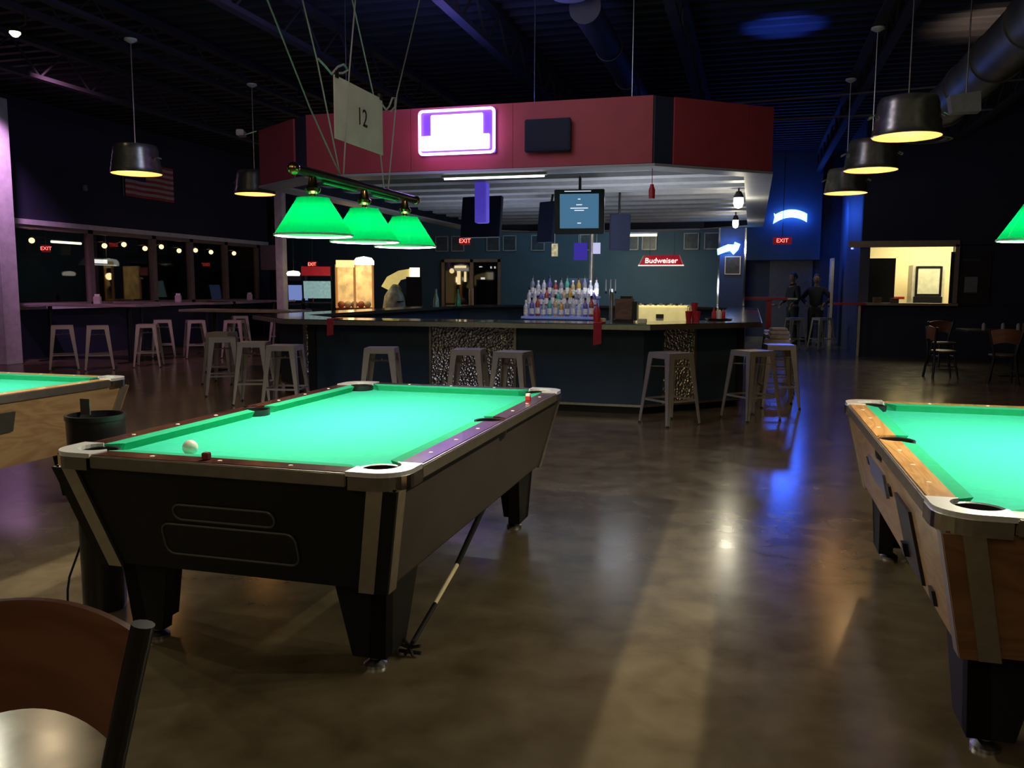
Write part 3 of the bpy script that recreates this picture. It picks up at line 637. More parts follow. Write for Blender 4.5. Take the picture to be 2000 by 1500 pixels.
# screens
def screen(name, label, loc, w_, h_, rz, tilt, m, front=None, th=.08):
    t = thing(name, label, 'television', loc, rz); t.rotation_euler = (tilt, 0, rz)
    MB().box((0, th / 2, 0), (w_, th, h_), 0, .008).build('casing', m, t)
    if front: MB().box((0, -.003, .01), (w_ - .15, .006, h_ - .14)).build('screen', front, t)
    MB().tube([(0, th, .1), (0, th + .05, h_ / 2 + .15), (0, th + .05, 3.02 - loc[2])], .02, 8).build('mount', blackp, t)
    return t
t = screen('television', 'lit blue screen hanging from the canopy above the liquor bottles', (-2.30, 11.5, 2.46), .68, .60, R(6), R(7), blackp, emis('blue_screen', (.06, .16, .27), 1.0))
wh = emis('screen_text', (.75, .85, .95), 1.0)
for i, (yy, ww) in enumerate(((.17, .035), (.095, .08), (.05, .24), (.02, .13), (-.15, .05))): MB().box((0, -.008, yy), (ww, .004, .013)).build('text_line', wh, t)
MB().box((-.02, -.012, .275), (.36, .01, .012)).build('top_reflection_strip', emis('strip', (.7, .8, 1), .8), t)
pan = mat('dark_blue_casing', (.010, .014, .036), .6, spec=.2)
o = screen('television', 'large dark panel hanging left of the violet post', (-4.00, 12.4, 2.50), .66, .62, R(-8), R(-8), pan)
o = screen('television', 'narrow dark panel hanging between the violet post and the lit screen', (-3.28, 13.6, 2.50), .34, .66, R(-30), R(-6), pan)
o = screen('television', 'dark panel hanging just right of the lit blue screen', (-2.02, 13.4, 2.30), .32, .56, R(20), R(5), pan)
t = thing('television', 'switched-off flat television mounted on the red canopy front', 'television', (-2.275, 9.52, 3.14))
MB().box((0, 0, 0), (.53, .06, .36), 0, .01).build('casing', pan, t); MB().box((0, -.032, 0), (.48, .004, .31)).build('screen', mat('off_screen', (.006, .010, .03), .5, spec=.15), t)
MB().box((0, .05, 0), (.2, .06, .2)).build('wall_bracket', blackp, t)
# hanging bits under the canopy
o = MB().lathe([(0, 0), (.035, 0), (.037, .10), (.022, .135), (.020, .16), (0, .16)], n=14).tube([(0, 0, .15), (0, 0, .34)], .004, 6).build('red_bottle_hanging', redp, loc=(-1.13, 9.82, 2.44), smooth=True); tag(o, 'small red bottle-shaped ornament hanging below the canopy corner', 'ornament')

# ------------------------------------------------------------------ on and behind the bar
t = thing('napkin_caddy', 'brown wooden caddy with black ends standing on the bar corner', 'caddy', (-1.42, 9.85, CT))
MB().box((0, 0, .15), (.20, .16, .24), 0, .006).build('wooden_box', woodbox, t); MB().box((0, 0, .015), (.24, .20, .03)).build('base', blackp, t)
MB().box((.13, 0, .13), (.05, .16, .22)).build('side_holder', blackp, t); MB().box((.02, .02, .285), (.13, .12, .03)).build('lid', blackp, t)
o = MB().box((0, 0, .02), (.10, .08, .05), 0, .005).build('napkin_stack', mat('pale_napkin', (.8, .74, .45), .9), loc=(-1.63, 9.5, CT + .005)); tag(o, 'pale yellow napkin stack on the bar left of the wooden caddy', 'napkins')
o = MB().box((0, 0, .02), (.10, .08, .05), 0, .005).build('napkin_stack', MATS['pale_napkin'], loc=(-1.17, 9.5, CT + .005)); tag(o, 'pale yellow napkin stack on the bar right of the wooden caddy', 'napkins')
cool = mat('cream_cooler', (.86, .80, .50), .5)
t = thing('beer_cooler', 'brightly lit cream cooler behind the bar, right of the wooden caddy', 'cooler', (-1.18, 11.6, 0))
MB().box((0, .2, .60), (.76, .6, 1.20), 0, .02).build('cabinet', cool, t)
MB().box((0, -.105, 1.06), (.10, .02, .05)).build('handle', blackp, t)
for i in range(9): MB().lathe([(0, 0), (.02, 0), (.02, .03), (0, .03)], (-.28 + i * .07, .0, 1.20), 10).build('bottle_cap', blackp if i % 2 else steel, t)
light('cooler_light', 'SPOT', (-1.2, 10.9, 2.55), 150, (1, .88, .48), .05, (-1.18, 11.5, 1.0), 34, .5)
def towel(label, x, y, w_=.10, fall=.22):
    mb = MB(); mb.box((0, .10, .006), (w_, .26, .012), 0, .003).hexa([(-w_ / 2, -.045, -fall), (w_ / 2, -.045, -fall + .02), (w_ / 2, -.030, -fall + .02), (-w_ / 2, -.030, -fall), (-w_ / 2, -.042, .012), (w_ / 2, -.042, .012), (w_ / 2, -.028, .012), (-w_ / 2, -.028, .012)])
    return tag(mb.build('bar_towel', redc, loc=(x, y, CT + .002)), label, 'towel', 'red towels over the bar edge')
towel('red towel over the bar edge left of the wooden caddy', -1.62, 9.24, .09, .24); towel('red towel over the bar edge near its left end', -4.87, 9.24, .08, .20)
t = thing('red_dispenser', 'tall red squeeze bottle standing on the bar edge above the red towel', 'bottle', (-1.66, 9.38, CT + .014)); MB().lathe([(0, 0), (.04, 0), (.04, .13), (.015, .17), (.006, .21), (0, .21)], n=14).build('body', redp, t, smooth=True)
# red cups, basket and tray near the right end
cup = MB().lathe([(0, 0), (.028, 0), (.042, .12), (.038, .12), (.026, .006), (0, .006)], n=14).build('red_cup', redp, loc=(-.72, 10.35, CT), smooth=True)
tag(cup, 'red plastic cup, leftmost of the cluster at the right end of the bar', 'cup', 'red plastic cups on the bar')
for (x, y, z, lb) in ((-.62, 10.32, CT, 'red plastic cup in the middle of the front row on the right bar end'), (-.66, 10.45, CT, 'red plastic cup behind the others on the right bar end'), (-.655, 10.36, CT + .10, 'red plastic cup stacked on top of the others at the right bar end')):
    c = cup.copy(); COL.objects.link(c); c.location = (x, y, z); c['label'] = lb
o = MB().lathe([(0, 0), (.15, 0), (.17, .025), (.16, .025), (.14, .008), (0, .008)], n=24).build('serving_tray', blackp, loc=(-.38, 10.75, CT), smooth=True); tag(o, 'round black serving tray on the right end of the bar', 'tray')
for i, (x, y, c, lb) in enumerate(((-.44, 10.72, redp, 'red condiment bottle standing on the black tray'), (-.40, 10.80, cream, 'pale condiment bottle standing on the black tray'), (-.33, 10.74, redp, 'short red shaker at the right side of the black tray'), (-.37, 10.67, white, 'white salt shaker at the front of the black tray'))):
    o = MB().lathe([(0, 0), (.026, 0), (.026, .09), (.010, .12), (.008, .15 if i < 2 else .125), (0, .15 if i < 2 else .125)], n=12).build('condiment_bottle', c, loc=(x, y, CT + .008), smooth=True); tag(o, lb, 'bottle')
# liquor bottles on a stepped stand
st = thing('bottle_stand', 'stepped lit stand full of liquor bottles in the middle of the bar', 'stand', (-2.78, 12.5, 0))
MB().box((0, .3, .48), (1.15, 1.0, .96), 0, .01).build('back_bar', mat('dark_cabinet', (.02, .02, .025), .5), st)
for i in range(3): MB().box((0, -.10 + i * .20, .99 + i * .15), (1.10, .20, .03)).box((0, -.02 + i * .20, .92 + i * .13), (1.06, .03, .14)).build('shelf', mat('lit_shelf', (.3, .35, .5), .3, emit=(.2, .3, 1), es=.12), st)
cols = [(.55, .55, .6), (.35, .07, .06), (.08, .35, .28), (.5, .28, .05), (.5, .5, .56), (.14, .11, .36), (.3, .3, .33), (.5, .36, .18), (.2, .21, .27)]
nm = ['clear', 'red', 'green', 'amber', 'silver', 'violet', 'grey', 'honey-coloured', 'steel-blue']
bots = []
for i, c in enumerate(cols): bots.append(mat('bottle_' + nm[i].replace('-', '_'), c, .12, .15, .3, 30))
proto = {}
for row in range(3):
    rn = ('front', 'middle', 'back')[row]
    for j in range(12):
        ci = (j * 5 + row * 4) % 9; x = -2.78 - .50 + j * .091; key = (ci, (j + row) % 3); hh = (.24, .28, .31)[key[1]]
        if key not in proto:
            r_ = .034
            o = MB().lathe([(0, 0), (r_, 0), (r_ + .002, hh * .58), (r_ * .85, hh * .68), (.015, hh * .76), (.014, hh * .92), (0, hh * .92)], n=14).build('liquor_bottle', bots[ci], loc=(0, 0, 0), smooth=True)
            MB().lathe([(.017, hh * .88), (.017, hh), (0, hh + .002)], n=10).build('cap', blackp if key[1] else white, o)
            MB().lathe([(r_ + .0025, hh * .12), (r_ + .0025, hh * .42)], n=14).build('paper_label', mat('label_paper', (.75, .70, .6), .7, 0, .4, 40), o)
            proto[key] = o; p = o
        else:
            p = proto[key].copy(); COL.objects.link(p)
            for ch in proto[key].children: c2 = ch.copy(); COL.objects.link(c2); c2.parent = p
        p.rotation_euler = (0, 0, j); p.location = (x, 12.40 + row * .20, 1.006 + row * .15)
        word = ('leftmost', 'second from left', 'third from left', 'fourth from left', 'fifth from left', 'sixth from left', 'sixth from right', 'fifth from right', 'fourth from right', 'third from right', 'second from right', 'rightmost')[j]
        tag(p, '%s liquor bottle, %s on the %s row of the bar stand' % (nm[ci], word, rn), 'bottle', 'liquor bottles on the bar stand')
light('bottle_light', 'AREA', (-2.78, 12.0, 2.15), 3.5, (.75, .8, 1), .9, (-2.78, 12.7, 1.2))
o = MB().box((0, 0, .15), (.30, .25, .30), 0, .01).box((0, -.13, .17), (.24, .01, .18)).build('ice_bin', mat('blue_grey_box', (.06, .10, .16), .4), loc=(-2.60, 13.05, 1.28)); tag(o, 'blue-grey box standing behind the liquor bottles', 'box')
t = thing('beer_tap', 'tall dark beer tap tower right of the liquor bottles', 'beer tap', (-2.0, 12.5, 0)); MB().tube([(0, 0, .95), (0, 0, 1.42)], .03, 12).build('tower', steel, t, smooth=True); MB().box((0, 0, .47), (.3, .3, .95)).build('cabinet', MATS['dark_cabinet'], t)
for i in (-1, 0, 1): MB().tube([(i * .07, -.02, 1.36), (i * .07, -.07, 1.36), (i * .07, -.075, 1.56)], .012, 8).build('tap_handle', blackp, t)
t = thing('canopy_pole', 'slim grey pole from bar to canopy behind the liquor bottles', 'pole', (-2.62, 14.2, 0)); MB().tube([(0, 0, 0), (0, 0, 3.03)], .035, 12).build('shaft', alu, t, smooth=True); MB().box((0, 0, .01), (.14, .14, .02)).build('foot_plate', alu, t)
def hung(nm, label, cat, loc, dims, m, rz=0):
    t = thing(nm, label, cat, loc, rz); MB().box((0, 0, 0), dims).build('panel', m, t); MB().tube([(0, 0, dims[2] / 2), (0, 0, 2.97 - loc[2])], .004, 6).build('string', cord_m, t)
hung('violet_pennant', 'violet lit sheet hanging below the lit blue screen', 'sign', (-2.75, 13.9, 2.03), (.22, .02, .28), emis('violet_sheet', (.06, .04, .45), .7))
hung('white_card', 'small white lit card beside the violet sheet under the screen', 'sign', (-2.48, 13.9, 2.08), (.12, .02, .18), emis('white_sheet', (.6, .6, .9), .9))
hung('gold_ornament', 'small gold and white ornament hanging under the lit screen', 'ornament', (-3.05, 13.3, 2.03), (.10, .03, .20), mat('gold_trinket', (.6, .5, .25), .4, .3, .5, 20), .3)
for i, (x, y, c, lb) in enumerate(((-6.25, 16.4, (.25, .5, .42), 'pale green bottle on the left arm of the bar, nearer the arcade'), (-5.95, 16.9, (.05, .35, .2), "dark green bottle on the bar's left arm, right of the pale one"))):
    o = MB().lathe([(0, 0), (.06, 0), (.055, .14), (.02, .28), (.018, .36), (0, .36)], n=14).build('green_bottle', mat('green_glass_%s' % ('pale' if i == 0 else 'dark'), c, .1), loc=(x, y, CT), smooth=True); tag(o, lb, 'bottle')
o = MB().box((0, 0, .045), (.5, .3, .09), 0, .01).build('grey_crate', mat('grey_tray', (.12, .12, .13), .5), loc=(-3.5, 10.25, .885)); tag(o, 'low grey crate on the work bench inside the bar', 'crate')

# red ledges
t = thing('drink_ledge', 'red drink ledge on posts behind the right end of the bar', 'ledge', (.05, 20.9, 0))
MB().box((0, 0, 1.20), (1.5, .35, .07), 0, .01).build('shelf', redp, t); MB().box((.35, 0, .59), (.12, .1, 1.16)).build('post', redp, t); MB().box((-.4, 0, .59), (.12, .1, 1.16)).build('post', redp, t); MB().box((.75, -.05, 1.20), (.45, .12, .035)).build('end_rail', alu, t)
t = thing('drink_ledge', 'narrow red drink ledge wrapping the blue hall corner', 'ledge', (2.05, 19.6, 0))
MB().box((-.05, -.35, 1.12), (.62, .28, .05), 0, .01).build('shelf', redp, t); MB().box((.15, -.35, .55), (.05, .05, 1.09)).build('bracket_post', alu, t)

# ------------------------------------------------------------------ bar stools
S0 = thing('bar_stool', '', 'bar stool', (0, 0, 0), 0, 'pale metal bar stools')
mb = MB(); H = .76
mb.prism([(a * .165, b * .165) for a, b in ((-.85, -1), (.85, -1), (1, -.85), (1, .85), (.85, 1), (-.85, 1), (-1, .85), (-1, -.85))], H - .012, H)
for s in (-1, 1):
    mb.hexa([(-.170, s * .170, H - .06), (.170, s * .170, H - .06), (.170, s * .165, H - .06), (-.170, s * .165, H - .06), (-.160, s * .166, H), (.160, s * .166, H), (.160, s * .160, H), (-.160, s * .160, H)])
    mb.hexa([(s * .170, -.170, H - .06), (s * .170, .170, H - .06), (s * .165, .170, H - .06), (s * .165, -.170, H - .06), (s * .166, -.160, H), (s * .166, .160, H), (s * .160, .160, H), (s * .160, -.160, H)])
mb.build('seat', stoolm, S0)
for sx in (-1, 1):
    for sy in (-1, 1):
        m_ = MB(); tp, bt = .168, .232
        for ax in (0, 1):      # folded angle leg: two tapering flanges
            def P(r_, wd, z, th=.006):
                a = (sx * r_, sy * r_)
                if ax == 0: return [(a[0], a[1], z), (a[0] - sx * wd, a[1], z), (a[0] - sx * wd, a[1] - sy * th, z), (a[0], a[1] - sy * th, z)]
                return [(a[0], a[1], z), (a[0], a[1] - sy * wd, z), (a[0] - sx * th, a[1] - sy * wd, z), (a[0] - sx * th, a[1], z)]
            m_.hexa(P(bt, .030, .012) + P(tp, .074, H - .02))
        l = m_.build('leg', stoolm, S0)
        MB().lathe([(0, 0), (.016, 0), (.014, .02), (0, .02)], (sx * (bt - .010), sy * (bt - .010), 0), 10).build('foot_cap', blackp, l)
z = .26; r_ = .168 + (.232 - .168) * (1 - z / H) - .008
mb = MB()
for a, b in (((-1, -1), (1, -1)), ((1, -1), (1, 1)), ((1, 1), (-1, 1)), ((-1, 1), (-1, -1))): mb.box(((a[0] + b[0]) * r_ / 2, (a[1] + b[1]) * r_ / 2, z), (2 * r_ if a[1] == b[1] else .006, 2 * r_ if a[0] == b[0] else .006, .022))
mb.build('footrest', stoolm, S0)
mb = MB().box((0, 0, H - .14), (.012, .012, .02)); mb.tube([(-.15, -.15, H - .15), (.15, .15, H - .15)], .007, 6).tube([(-.15, .15, H - .15), (.15, -.15, H - .15)], .007, 6); mb.build('cross_brace', stoolm, S0)
stools = [(-3.98, 8.72, 14, 'pale metal stool before the left navy panel of the bar front'),
 (-2.98, 8.80, 8, 'pale metal stool before the left side of the front diamond plate'),
 (-2.42, 8.62, -4, 'pale metal stool before the right edge of the front diamond plate'),
 (-.80, 9.02, 47, 'pale metal stool set cornerwise before the narrow diamond plate'),
 (.03, 9.62, 40, 'pale metal stool at the right corner of the bar, nearest the open floor'),
 (.34, 10.75, 10, 'pale metal stool first behind the right bar corner'),
 (.36, 11.9, -5, 'pale metal stool second behind the right bar corner'),
 (.38, 13.1, 8, 'pale metal stool third behind the right bar corner'),
 (.38, 14.4, 0, 'pale metal stool farthest back along the right side of the bar'),
 (-5.20, 8.72, 12, 'pale metal stool at the left end of the bar, nearest the black table'),
 (-5.85, 9.10, 20, 'pale metal stool second at the left end of the bar'),
 (-6.75, 9.75, 35, 'pale metal stool third at the left end of the bar, by the high table'),
 (-7.55, 10.9, 10, 'pale metal stool in front of the free-standing high table'),
 (-11.35, 11.85, 44, 'pink-lit stool nearest the big left column'),
 (-10.75, 12.0, 42, 'pink-lit stool second from the big left column'),
 (-10.35, 12.75, 30, 'pink-lit stool third from the big left column'),
 (-11.45, 14.55, 40, 'pink-lit stool left before the second window table'),
 (-10.75, 14.65, 44, 'pink-lit stool in the middle before the second window table'),
 (-10.05, 14.95, 20, 'pink-lit stool right before the second window table'),
 (-11.35, 17.1, 40, 'small far stool between the second and third window tables'),
 (-10.8, 17.9, 20, 'far stool before the third window table, left of the pair'),
 (-9.9, 17.2, 40, 'far stool before the third window table, right of the pair'),
 (-9.1, 15.6, 30, 'stool behind the free-standing high table, near the bar'),
 (1.0, 20.9, 20, 'tall pale stool beside the left standing person'),
 (1.62, 21.2, 30, 'tall pale stool beside the right standing person'),
 (-13.2, 10.9, 20, 'stool left of the big column, cut off by the left edge')]
S0.location = (stools[0][0], stools[0][1], 0); S0.rotation_euler = (0, 0, R(stools[0][2])); S0['label'] = stools[0][3]
for x, y, a, lb in stools[1:]: dup(S0, (x, y, 0), R(a), lb)
o = MB().box((0, 0, .03), (.26, .24, .06), .2, .01).box((.01, 0, .085), (.25, .22, .05), .1, .01).box((0, .01, .13), (.2, .2, .04), .3, .01).build('folded_cloths', mat('grey_white_cloth', (.34, .33, .36), .9, 0, .2, 12, .3), loc=(.36, 11.9, H)); tag(o, 'grey-white folded cloth stack on a stool right of the bar', 'cloths')

# high tables by the windows
def high_table(label, x0, x1, y0, y1, z):
    t = thing('high_table', label, 'table', ((x0 + x1) / 2, (y0 + y1) / 2, 0), 0, 'high tables by the windows')
    w_, d_ = x1 - x0, y1 - y0
    MB().box((0, 0, z - .02), (w_, d_, .04), 0, .006).build('table_top', mat('grey_table_top', (.30, .26, .25), .3), t)
    for s in (-1, 1):
        l = MB().tube([(s * (w_ / 2 - .45), 0, .02), (s * (w_ / 2 - .45), 0, z - .04)], .04, 10).build('leg', blackp, t)
        MB().box((s * (w_ / 2 - .45), 0, .01), (.08, .6, .02)).build('foot', blackp, l)
high_table('long high table by the window nearest the big left column', -13.45, -10.75, 12.95, 13.65, 1.09)
high_table('long high table by the middle windows', -13.45, -10.9, 15.5, 16.2, 1.09)
high_table('long high table by the far end of the windows', -13.45, -11.4, 19.0, 19.7, 1.09)
high_table('free-standing high table between the windows and the bar', -9.2, -7.1, 12.1, 12.8, 1.05)
def napkin(label, x, y, z):
    t = thing('napkin_dispenser', label, 'napkin dispenser', (x, y, z), R(20), 'napkin dispensers on the high tables')
    MB().box((0, 0, .075), (.12, .10, .15), 0, .01).build('box', mat('pale_dispenser', (.55, .5, .52), .5), t); MB().box((0, 0, .165), (.09, .03, .05)).build('napkins', white, t)
napkin('pale napkin dispenser on the high table nearest the column', -11.80, 13.2, 1.09); napkin('pale napkin dispenser on the middle high table', -12.0, 15.8, 1.09); napkin('pale napkin dispenser on the far high table', -12.5, 19.3, 1.09)
# flag and small fittings on the left wall
t = thing('flag', 'red and white striped flag with dark canton on the left wall', 'flag', (XW + .03, 17.0, 3.44))
for i in range(13):
    y0 = -.84 if i < 6 else -.84; z = i * .062
    s0 = -.84 if i < 6 else -.15
    mb = MB(); n = 12
    for q in range(n):
        ya = s0 + (.84 - s0) * q / n; yb = s0 + (.84 - s0) * (q + 1) / n
        fa, fb = .03 * math.sin(ya * 7), .03 * math.sin(yb * 7)
        mb.hexa([(.02 + fa, ya, z), (.026 + fa, ya, z), (.026 + fb, yb, z), (.02 + fb, yb, z), (.02 + fa, ya, z + .062), (.026 + fa, ya, z + .062), (.026 + fb, yb, z + .062), (.02 + fb, yb, z + .062)])
    mb.build('stripe', mat('flag_red', (.45, .05, .07), .85) if i % 2 == 0 else mat('flag_white', (.45, .40, .42), .85), t)
MB().box((.02, -.495, 7 * .062 + .155), (.02, .69, .43)).build('canton', mat('flag_blue', (.03, .03, .12), .85), t)
MB().tube([(.0, -.86, 0), (0, -.86, .82)], .012, 8).build('pole', alu, t)
o = MB().box((0, 0, 0), (.05, .10, .12), 0, .01).build('wall_sensor', mat('grey_fitting', (.2, .2, .22), .5), loc=(XW + .03, 15.0, 3.48)); tag(o, 'small grey sensor on the left wall, left of the flag', 'sensor')
o = MB().box((0, 0, 0), (.62, .03, .70), R(0)).build('hanging_board', mat('pale_lilac_board', (.32, .24, .32), .7), loc=(-13.28, 21.6, 2.26)); tag(o, 'pale lilac board hanging between the last window and the slim pole', 'board')
t = thing('disc_lamp', 'low white glowing disc lamp in front of the slim pale pole', 'lamp', (-10.4, 17.9, 1.74)); MB().lathe([(0, -.05), (.14, -.05), (.16, 0), (.13, .05), (0, .07)], n=20).build('diffuser', emis('warm_white_disc', (1, .88, .7), 3.0), t, smooth=True); MB().tube([(0, 0, .06), (0, 0, 3.345)], .006, 6).build('cord', blackp, t)
# string of bulbs, and reflections built as a tube and lamp beyond the glass
t = thing('string_lights', 'string of warm bulbs hanging outside along the windows', 'string lights', (0, 0, 0))
bul = [(14.46, 2.37), (16.53, 2.36), (17.17, 2.42), (17.90, 2.36), (18.51, 2.43), (19.20, 2.36), (19.89, 2.40), (20.57, 2.38), (21.66, 2.39)]
pp = []
for i, (a, b) in enumerate(bul):
    pp.append((-14.5, a, b + .09))
    if i + 1 < len(bul): pp.append((-14.5, (a + bul[i + 1][0]) / 2, min(b, bul[i + 1][1]) + .06))
MB().tube(pp, .006, 6).build('wire', blackp, t)
for a, b in bul:
    q = MB().sphere((-14.5, a, b), .058, 10).build('bulb', emis('festoon_bulb', (1, .50, .18), 5), t, smooth=True); MB().tube([(-14.5, a, b + .035), (-14.5, a, b + .10)], .014, 8).build('socket', blackp, q)
t = thing('tube_light', 'warm white tube reflection, built behind the leftmost window', 'light', (-14.6, 15.5, 2.38)); MB().tube([(0, -.42, 0), (0, .42, 0)], .025, 8).build('tube', emis('warm_tube', (1, .78, .5), 3), t); MB().box((0, 0, .05), (.08, .95, .04)).build('housing', blackp, t); MB().tube([(0, 0, .06), (0, 0, 2.68)], .01, 6).build('hanging_rod', blackp, t)  # stands in for a tube reflected in the glass
t = thing('billiard_lamp_reflection', 'pale trapezoid lamp reflection, built behind the window beside the first mullion', 'lamp', (-14.7, 16.5, 1.90))  # lamp shape standing in for a reflection in the glass
for i in range(1): MB().hexa([(-.12, -.48, 0), (.12, -.48, 0), (.12, .48, 0), (-.12, .48, 0), (-.04, -.36, .18), (.04, -.36, .18), (.04, .36, .18), (-.04, .36, .18)]).build('shade', mat('grey_lamp_shade', (.10, .10, .10), .5), t)
MB().box((.125, 0, .02), (.01, .94, .02)).build('rim', emis('dim_white', (.7, .7, .65), .5), t); MB().box((.10, -.05, .10), (.02, .5, .09)).build('glow_panel', emis('white_glow', (1, .95, .9), 1.2), t)
for s in (-1, 1): MB().tube([(0, s * .3, .18), (0, s * .3, 3.1)], .004, 6).build('chain', steel, t)

# ------------------------------------------------------------------ tub pendants
def pendant(label, x, y, zb=2.82, zt_=4.44):
    t = thing('pendant_lamp', label, 'pendant lamp', (x, y, zb), 0, 'galvanised tub pendant lamps')
    prof = [(.300, 0), (.306, .008), (.300, .016)]
    for i in range(1, 9): prof += [(.298 - .0055 * i * 1.0 + (.007 if i % 2 else 0), .016 + .038 * i)]
    prof += [(.250, .335), (.245, .345), (0, .347)]
    MB().lathe(prof, n=40).build('tub', tubm, t, smooth=True)
    MB().lathe([(.296, .002), (.245, .33), (0, .335)], n=40).build('inner_lining', mat('tub_lining', (.70, .48, .24), .5, .2), t, smooth=True)
    for s in (-1, 1): MB().tube([(s * .29, -.05, .20), (s * .33, -.05, .18), (s * .33, .05, .18), (s * .29, .05, .20)], .008, 6).build('handle', steel, t)
    MB().tube([(0, 0, .345), (0, 0, zt_ - zb - .03)], .007, 8).build('rod', steel, t)
    MB().lathe([(0, zt_ - zb), (.075, zt_ - zb), (.075, zt_ - zb - .02), (.02, zt_ - zb - .05), (0, zt_ - zb - .05)], n=20).build('ceiling_cap', white, t, smooth=True)
    MB().sphere((0, 0, .20), .035, 12).build('bulb', emis('pendant_bulb', (1, .72, .35), 5), t, smooth=True)
    light('pendant_light', 'POINT', (x, y, zb + .13), 12, (1, .68, .32), .04)
pendant('galvanised tub pendant farthest left, lit violet on one side, by the flag', -7.43, 9.08)
pendant('galvanised tub pendant left of the red canopy', -7.30, 11.50)
pendant('galvanised tub pendant nearest and largest of the right-hand row', 1.32, 8.66)
pendant('galvanised tub pendant in the middle of the right-hand row', 1.30, 10.95)
pendant('galvanised tub pendant farthest back of the right-hand row', 1.27, 13.45)
# ducts, pipes, ceiling fittings
duct = mat('duct_metal', (.13, .125, .12), .5, .5, .25, 3)
def duct_run(nm, label, p0, p1, r, step=1.2, m=duct):
    t = thing(nm, label, 'duct', (0, 0, 0)); MB().tube([p0, p1], r, 24).build('duct_pipe', m, t, smooth=True)
    a, b = Vector(p0), Vector(p1); n = int((b - a).length / step)
    for i in range(n + 1):
        c = a + (b - a) * (i / max(n, 1)); d = (b - a).normalized() * .02; MB().tube([c - d, c + d], r + .015, 24).build('joint_band', m, t, smooth=True)
    return t
D = duct_run('air_duct', 'thick round metal duct at the upper right', (2.55, 5.5, 4.02), (2.55, 13.6, 4.02), .28)
MB().tube([(2.55, 13.5, 4.02), (2.48, 13.8, 3.95), (2.42, 14.0, 3.78)], .26, 20).build('elbow', duct, D, smooth=True)
MB().lathe([(.26, 0), (.34, -.12), (.34, -.16), (.30, -.16)], (2.42, 14.0, 3.78), 20).build('diffuser', duct, D, smooth=True)
duct_run('air_duct', 'slim dark round duct running above the red canopy', (-1.95, 9.95, 4.62), (-1.95, 20, 4.62), .17, 1.6, mat('dark_duct', (.06, .06, .07), .7, .1))
t = thing('duct_end', 'pale ribbed duct mouth at the top edge above the canopy', 'duct', (-2.06, 9.62, 4.74)); MB().lathe([(.0, .1), (.2, .1), (.23, .02), (.21, -.02), (.235, -.05), (.20, -.10), (.10, -.12), (0, -.12)], n=28).build('mouth', mat('pale_duct', (.5, .5, .52), .4, .3), t, smooth=True)
t = thing('ceiling_speaker', 'small white boxy speaker hanging beside the big right duct', 'speaker', (2.05, 9.9, 3.24)); MB().hexa([(-.18, -.1, 0), (.18, -.1, 0), (.18, .12, 0), (-.18, .12, 0), (-.22, -.1, .17), (.16, -.1, .20), (.16, .12, .20), (-.22, .12, .17)]).build('body', mat('grey_white', (.32, .32, .33), .5), t); MB().tube([(0, 0, .18), (0, 0, 1.80)], .010, 8).build('rod', steel, t); t.scale = (.75, .75, 1)
t = thing('wall_camera', 'small pale camera mounted at the left edge of the red canopy', 'camera', (-6.66, 10.2, 3.47)); MB().box((0, 0, 0), (.10, .20, .08), .4, .01).build('body', mat('pink_white', (.55, .45, .48), .5), t); MB().tube([(.02, .08, 0), (.14, .15, .05)], .012, 8).build('bracket', steel, t)
o = MB().tube([(-1, 15.5, 4.30), (3.6, 15.5, 4.30)], .02, 8).build('ceiling_pipe', mat('dark_pipe', (.12, .12, .14), .5)); tag(o, 'thin horizontal pipe under the ceiling at right', 'pipe')
o = MB().tube([(-7, 15.5, 4.40), (8.5, 13.2, 4.40)], .015, 8).build('ceiling_conduit', MATS['dark_pipe']); tag(o, 'thin conduit crossing the dark ceiling', 'pipe')

# ------------------------------------------------------------------ back of the hall: frames, lamp, arcade machines
fm = mat('thin_grey_frame', (.22, .24, .27), .4); ph = mat('dark_print', (.03, .045, .06), .4, 0, .4, 8)
words = ('first', 'second', 'third', 'fourth', 'fifth', 'sixth', 'seventh', 'eighth', 'ninth', 'tenth')
fx = [-8.95, -8.45, -7.35, -6.85, -6.0, -4.6, -3.3, -2.8, -1.65, -1.1]
for i, x in enumerate(fx):
    t = thing('picture_frame', '%s thin-framed dark picture from the left, high on the back wall' % words[i], 'picture', (x, 23.98, 2.72), 0, 'framed pictures high on the back wall')
    MB().box((-.19, 0, 0), (.03, .03, .46)).box((.19, 0, 0), (.03, .03, .46)).box((0, 0, .215), (.38, .03, .03)).box((0, 0, -.215), (.38, .03, .03)).build('frame', fm, t)
    MB().box((0, .005, 0), (.35, .01, .41)).build('picture', ph, t)
t = thing('tube_light', 'warm tube light in front of the pictures on the back wall', 'light', (-2.82, 22.0, 2.78)); MB().tube([(-.44, 0, 0), (.44, 0, 0)], .03, 8).build('tube', emis('yellow_tube', (1, .86, .45), 3.2), t, smooth=True); MB().box((0, 0, .05), (.92, .08, .04)).build('housing', white, t); MB().tube([(0, 0, .06), (0, 0, 2.26)], .01, 6).build('hanger', steel, t)
light('yellow_tube_glow', 'AREA', (-2.82, 21.95, 2.70), 26, (1, .86, .5), .9, (-2.82, 23.4, 0), size_y=.1)
t = thing('billiard_lamp', 'red trapezoid hanging lamp with glowing white lettering near the back wall', 'lamp', (-2.19, 21.5, 1.985))
MB().hexa([(-.55, -.2, 0), (.55, -.2, 0), (.55, .2, 0), (-.55, .2, 0), (-.44, -.06, .26), (.44, -.06, .26), (.44, .06, .26), (-.44, .06, .26)]).build('shade', mat('red_lamp_glass', (.35, .01, .02), .3, emit=(.8, .02, .03), es=.28), t)
MB().box((0, -.205, .008), (1.12, .02, .025)).build('rim', emis('lamp_rim', (1, .9, .7), 1.3), t)
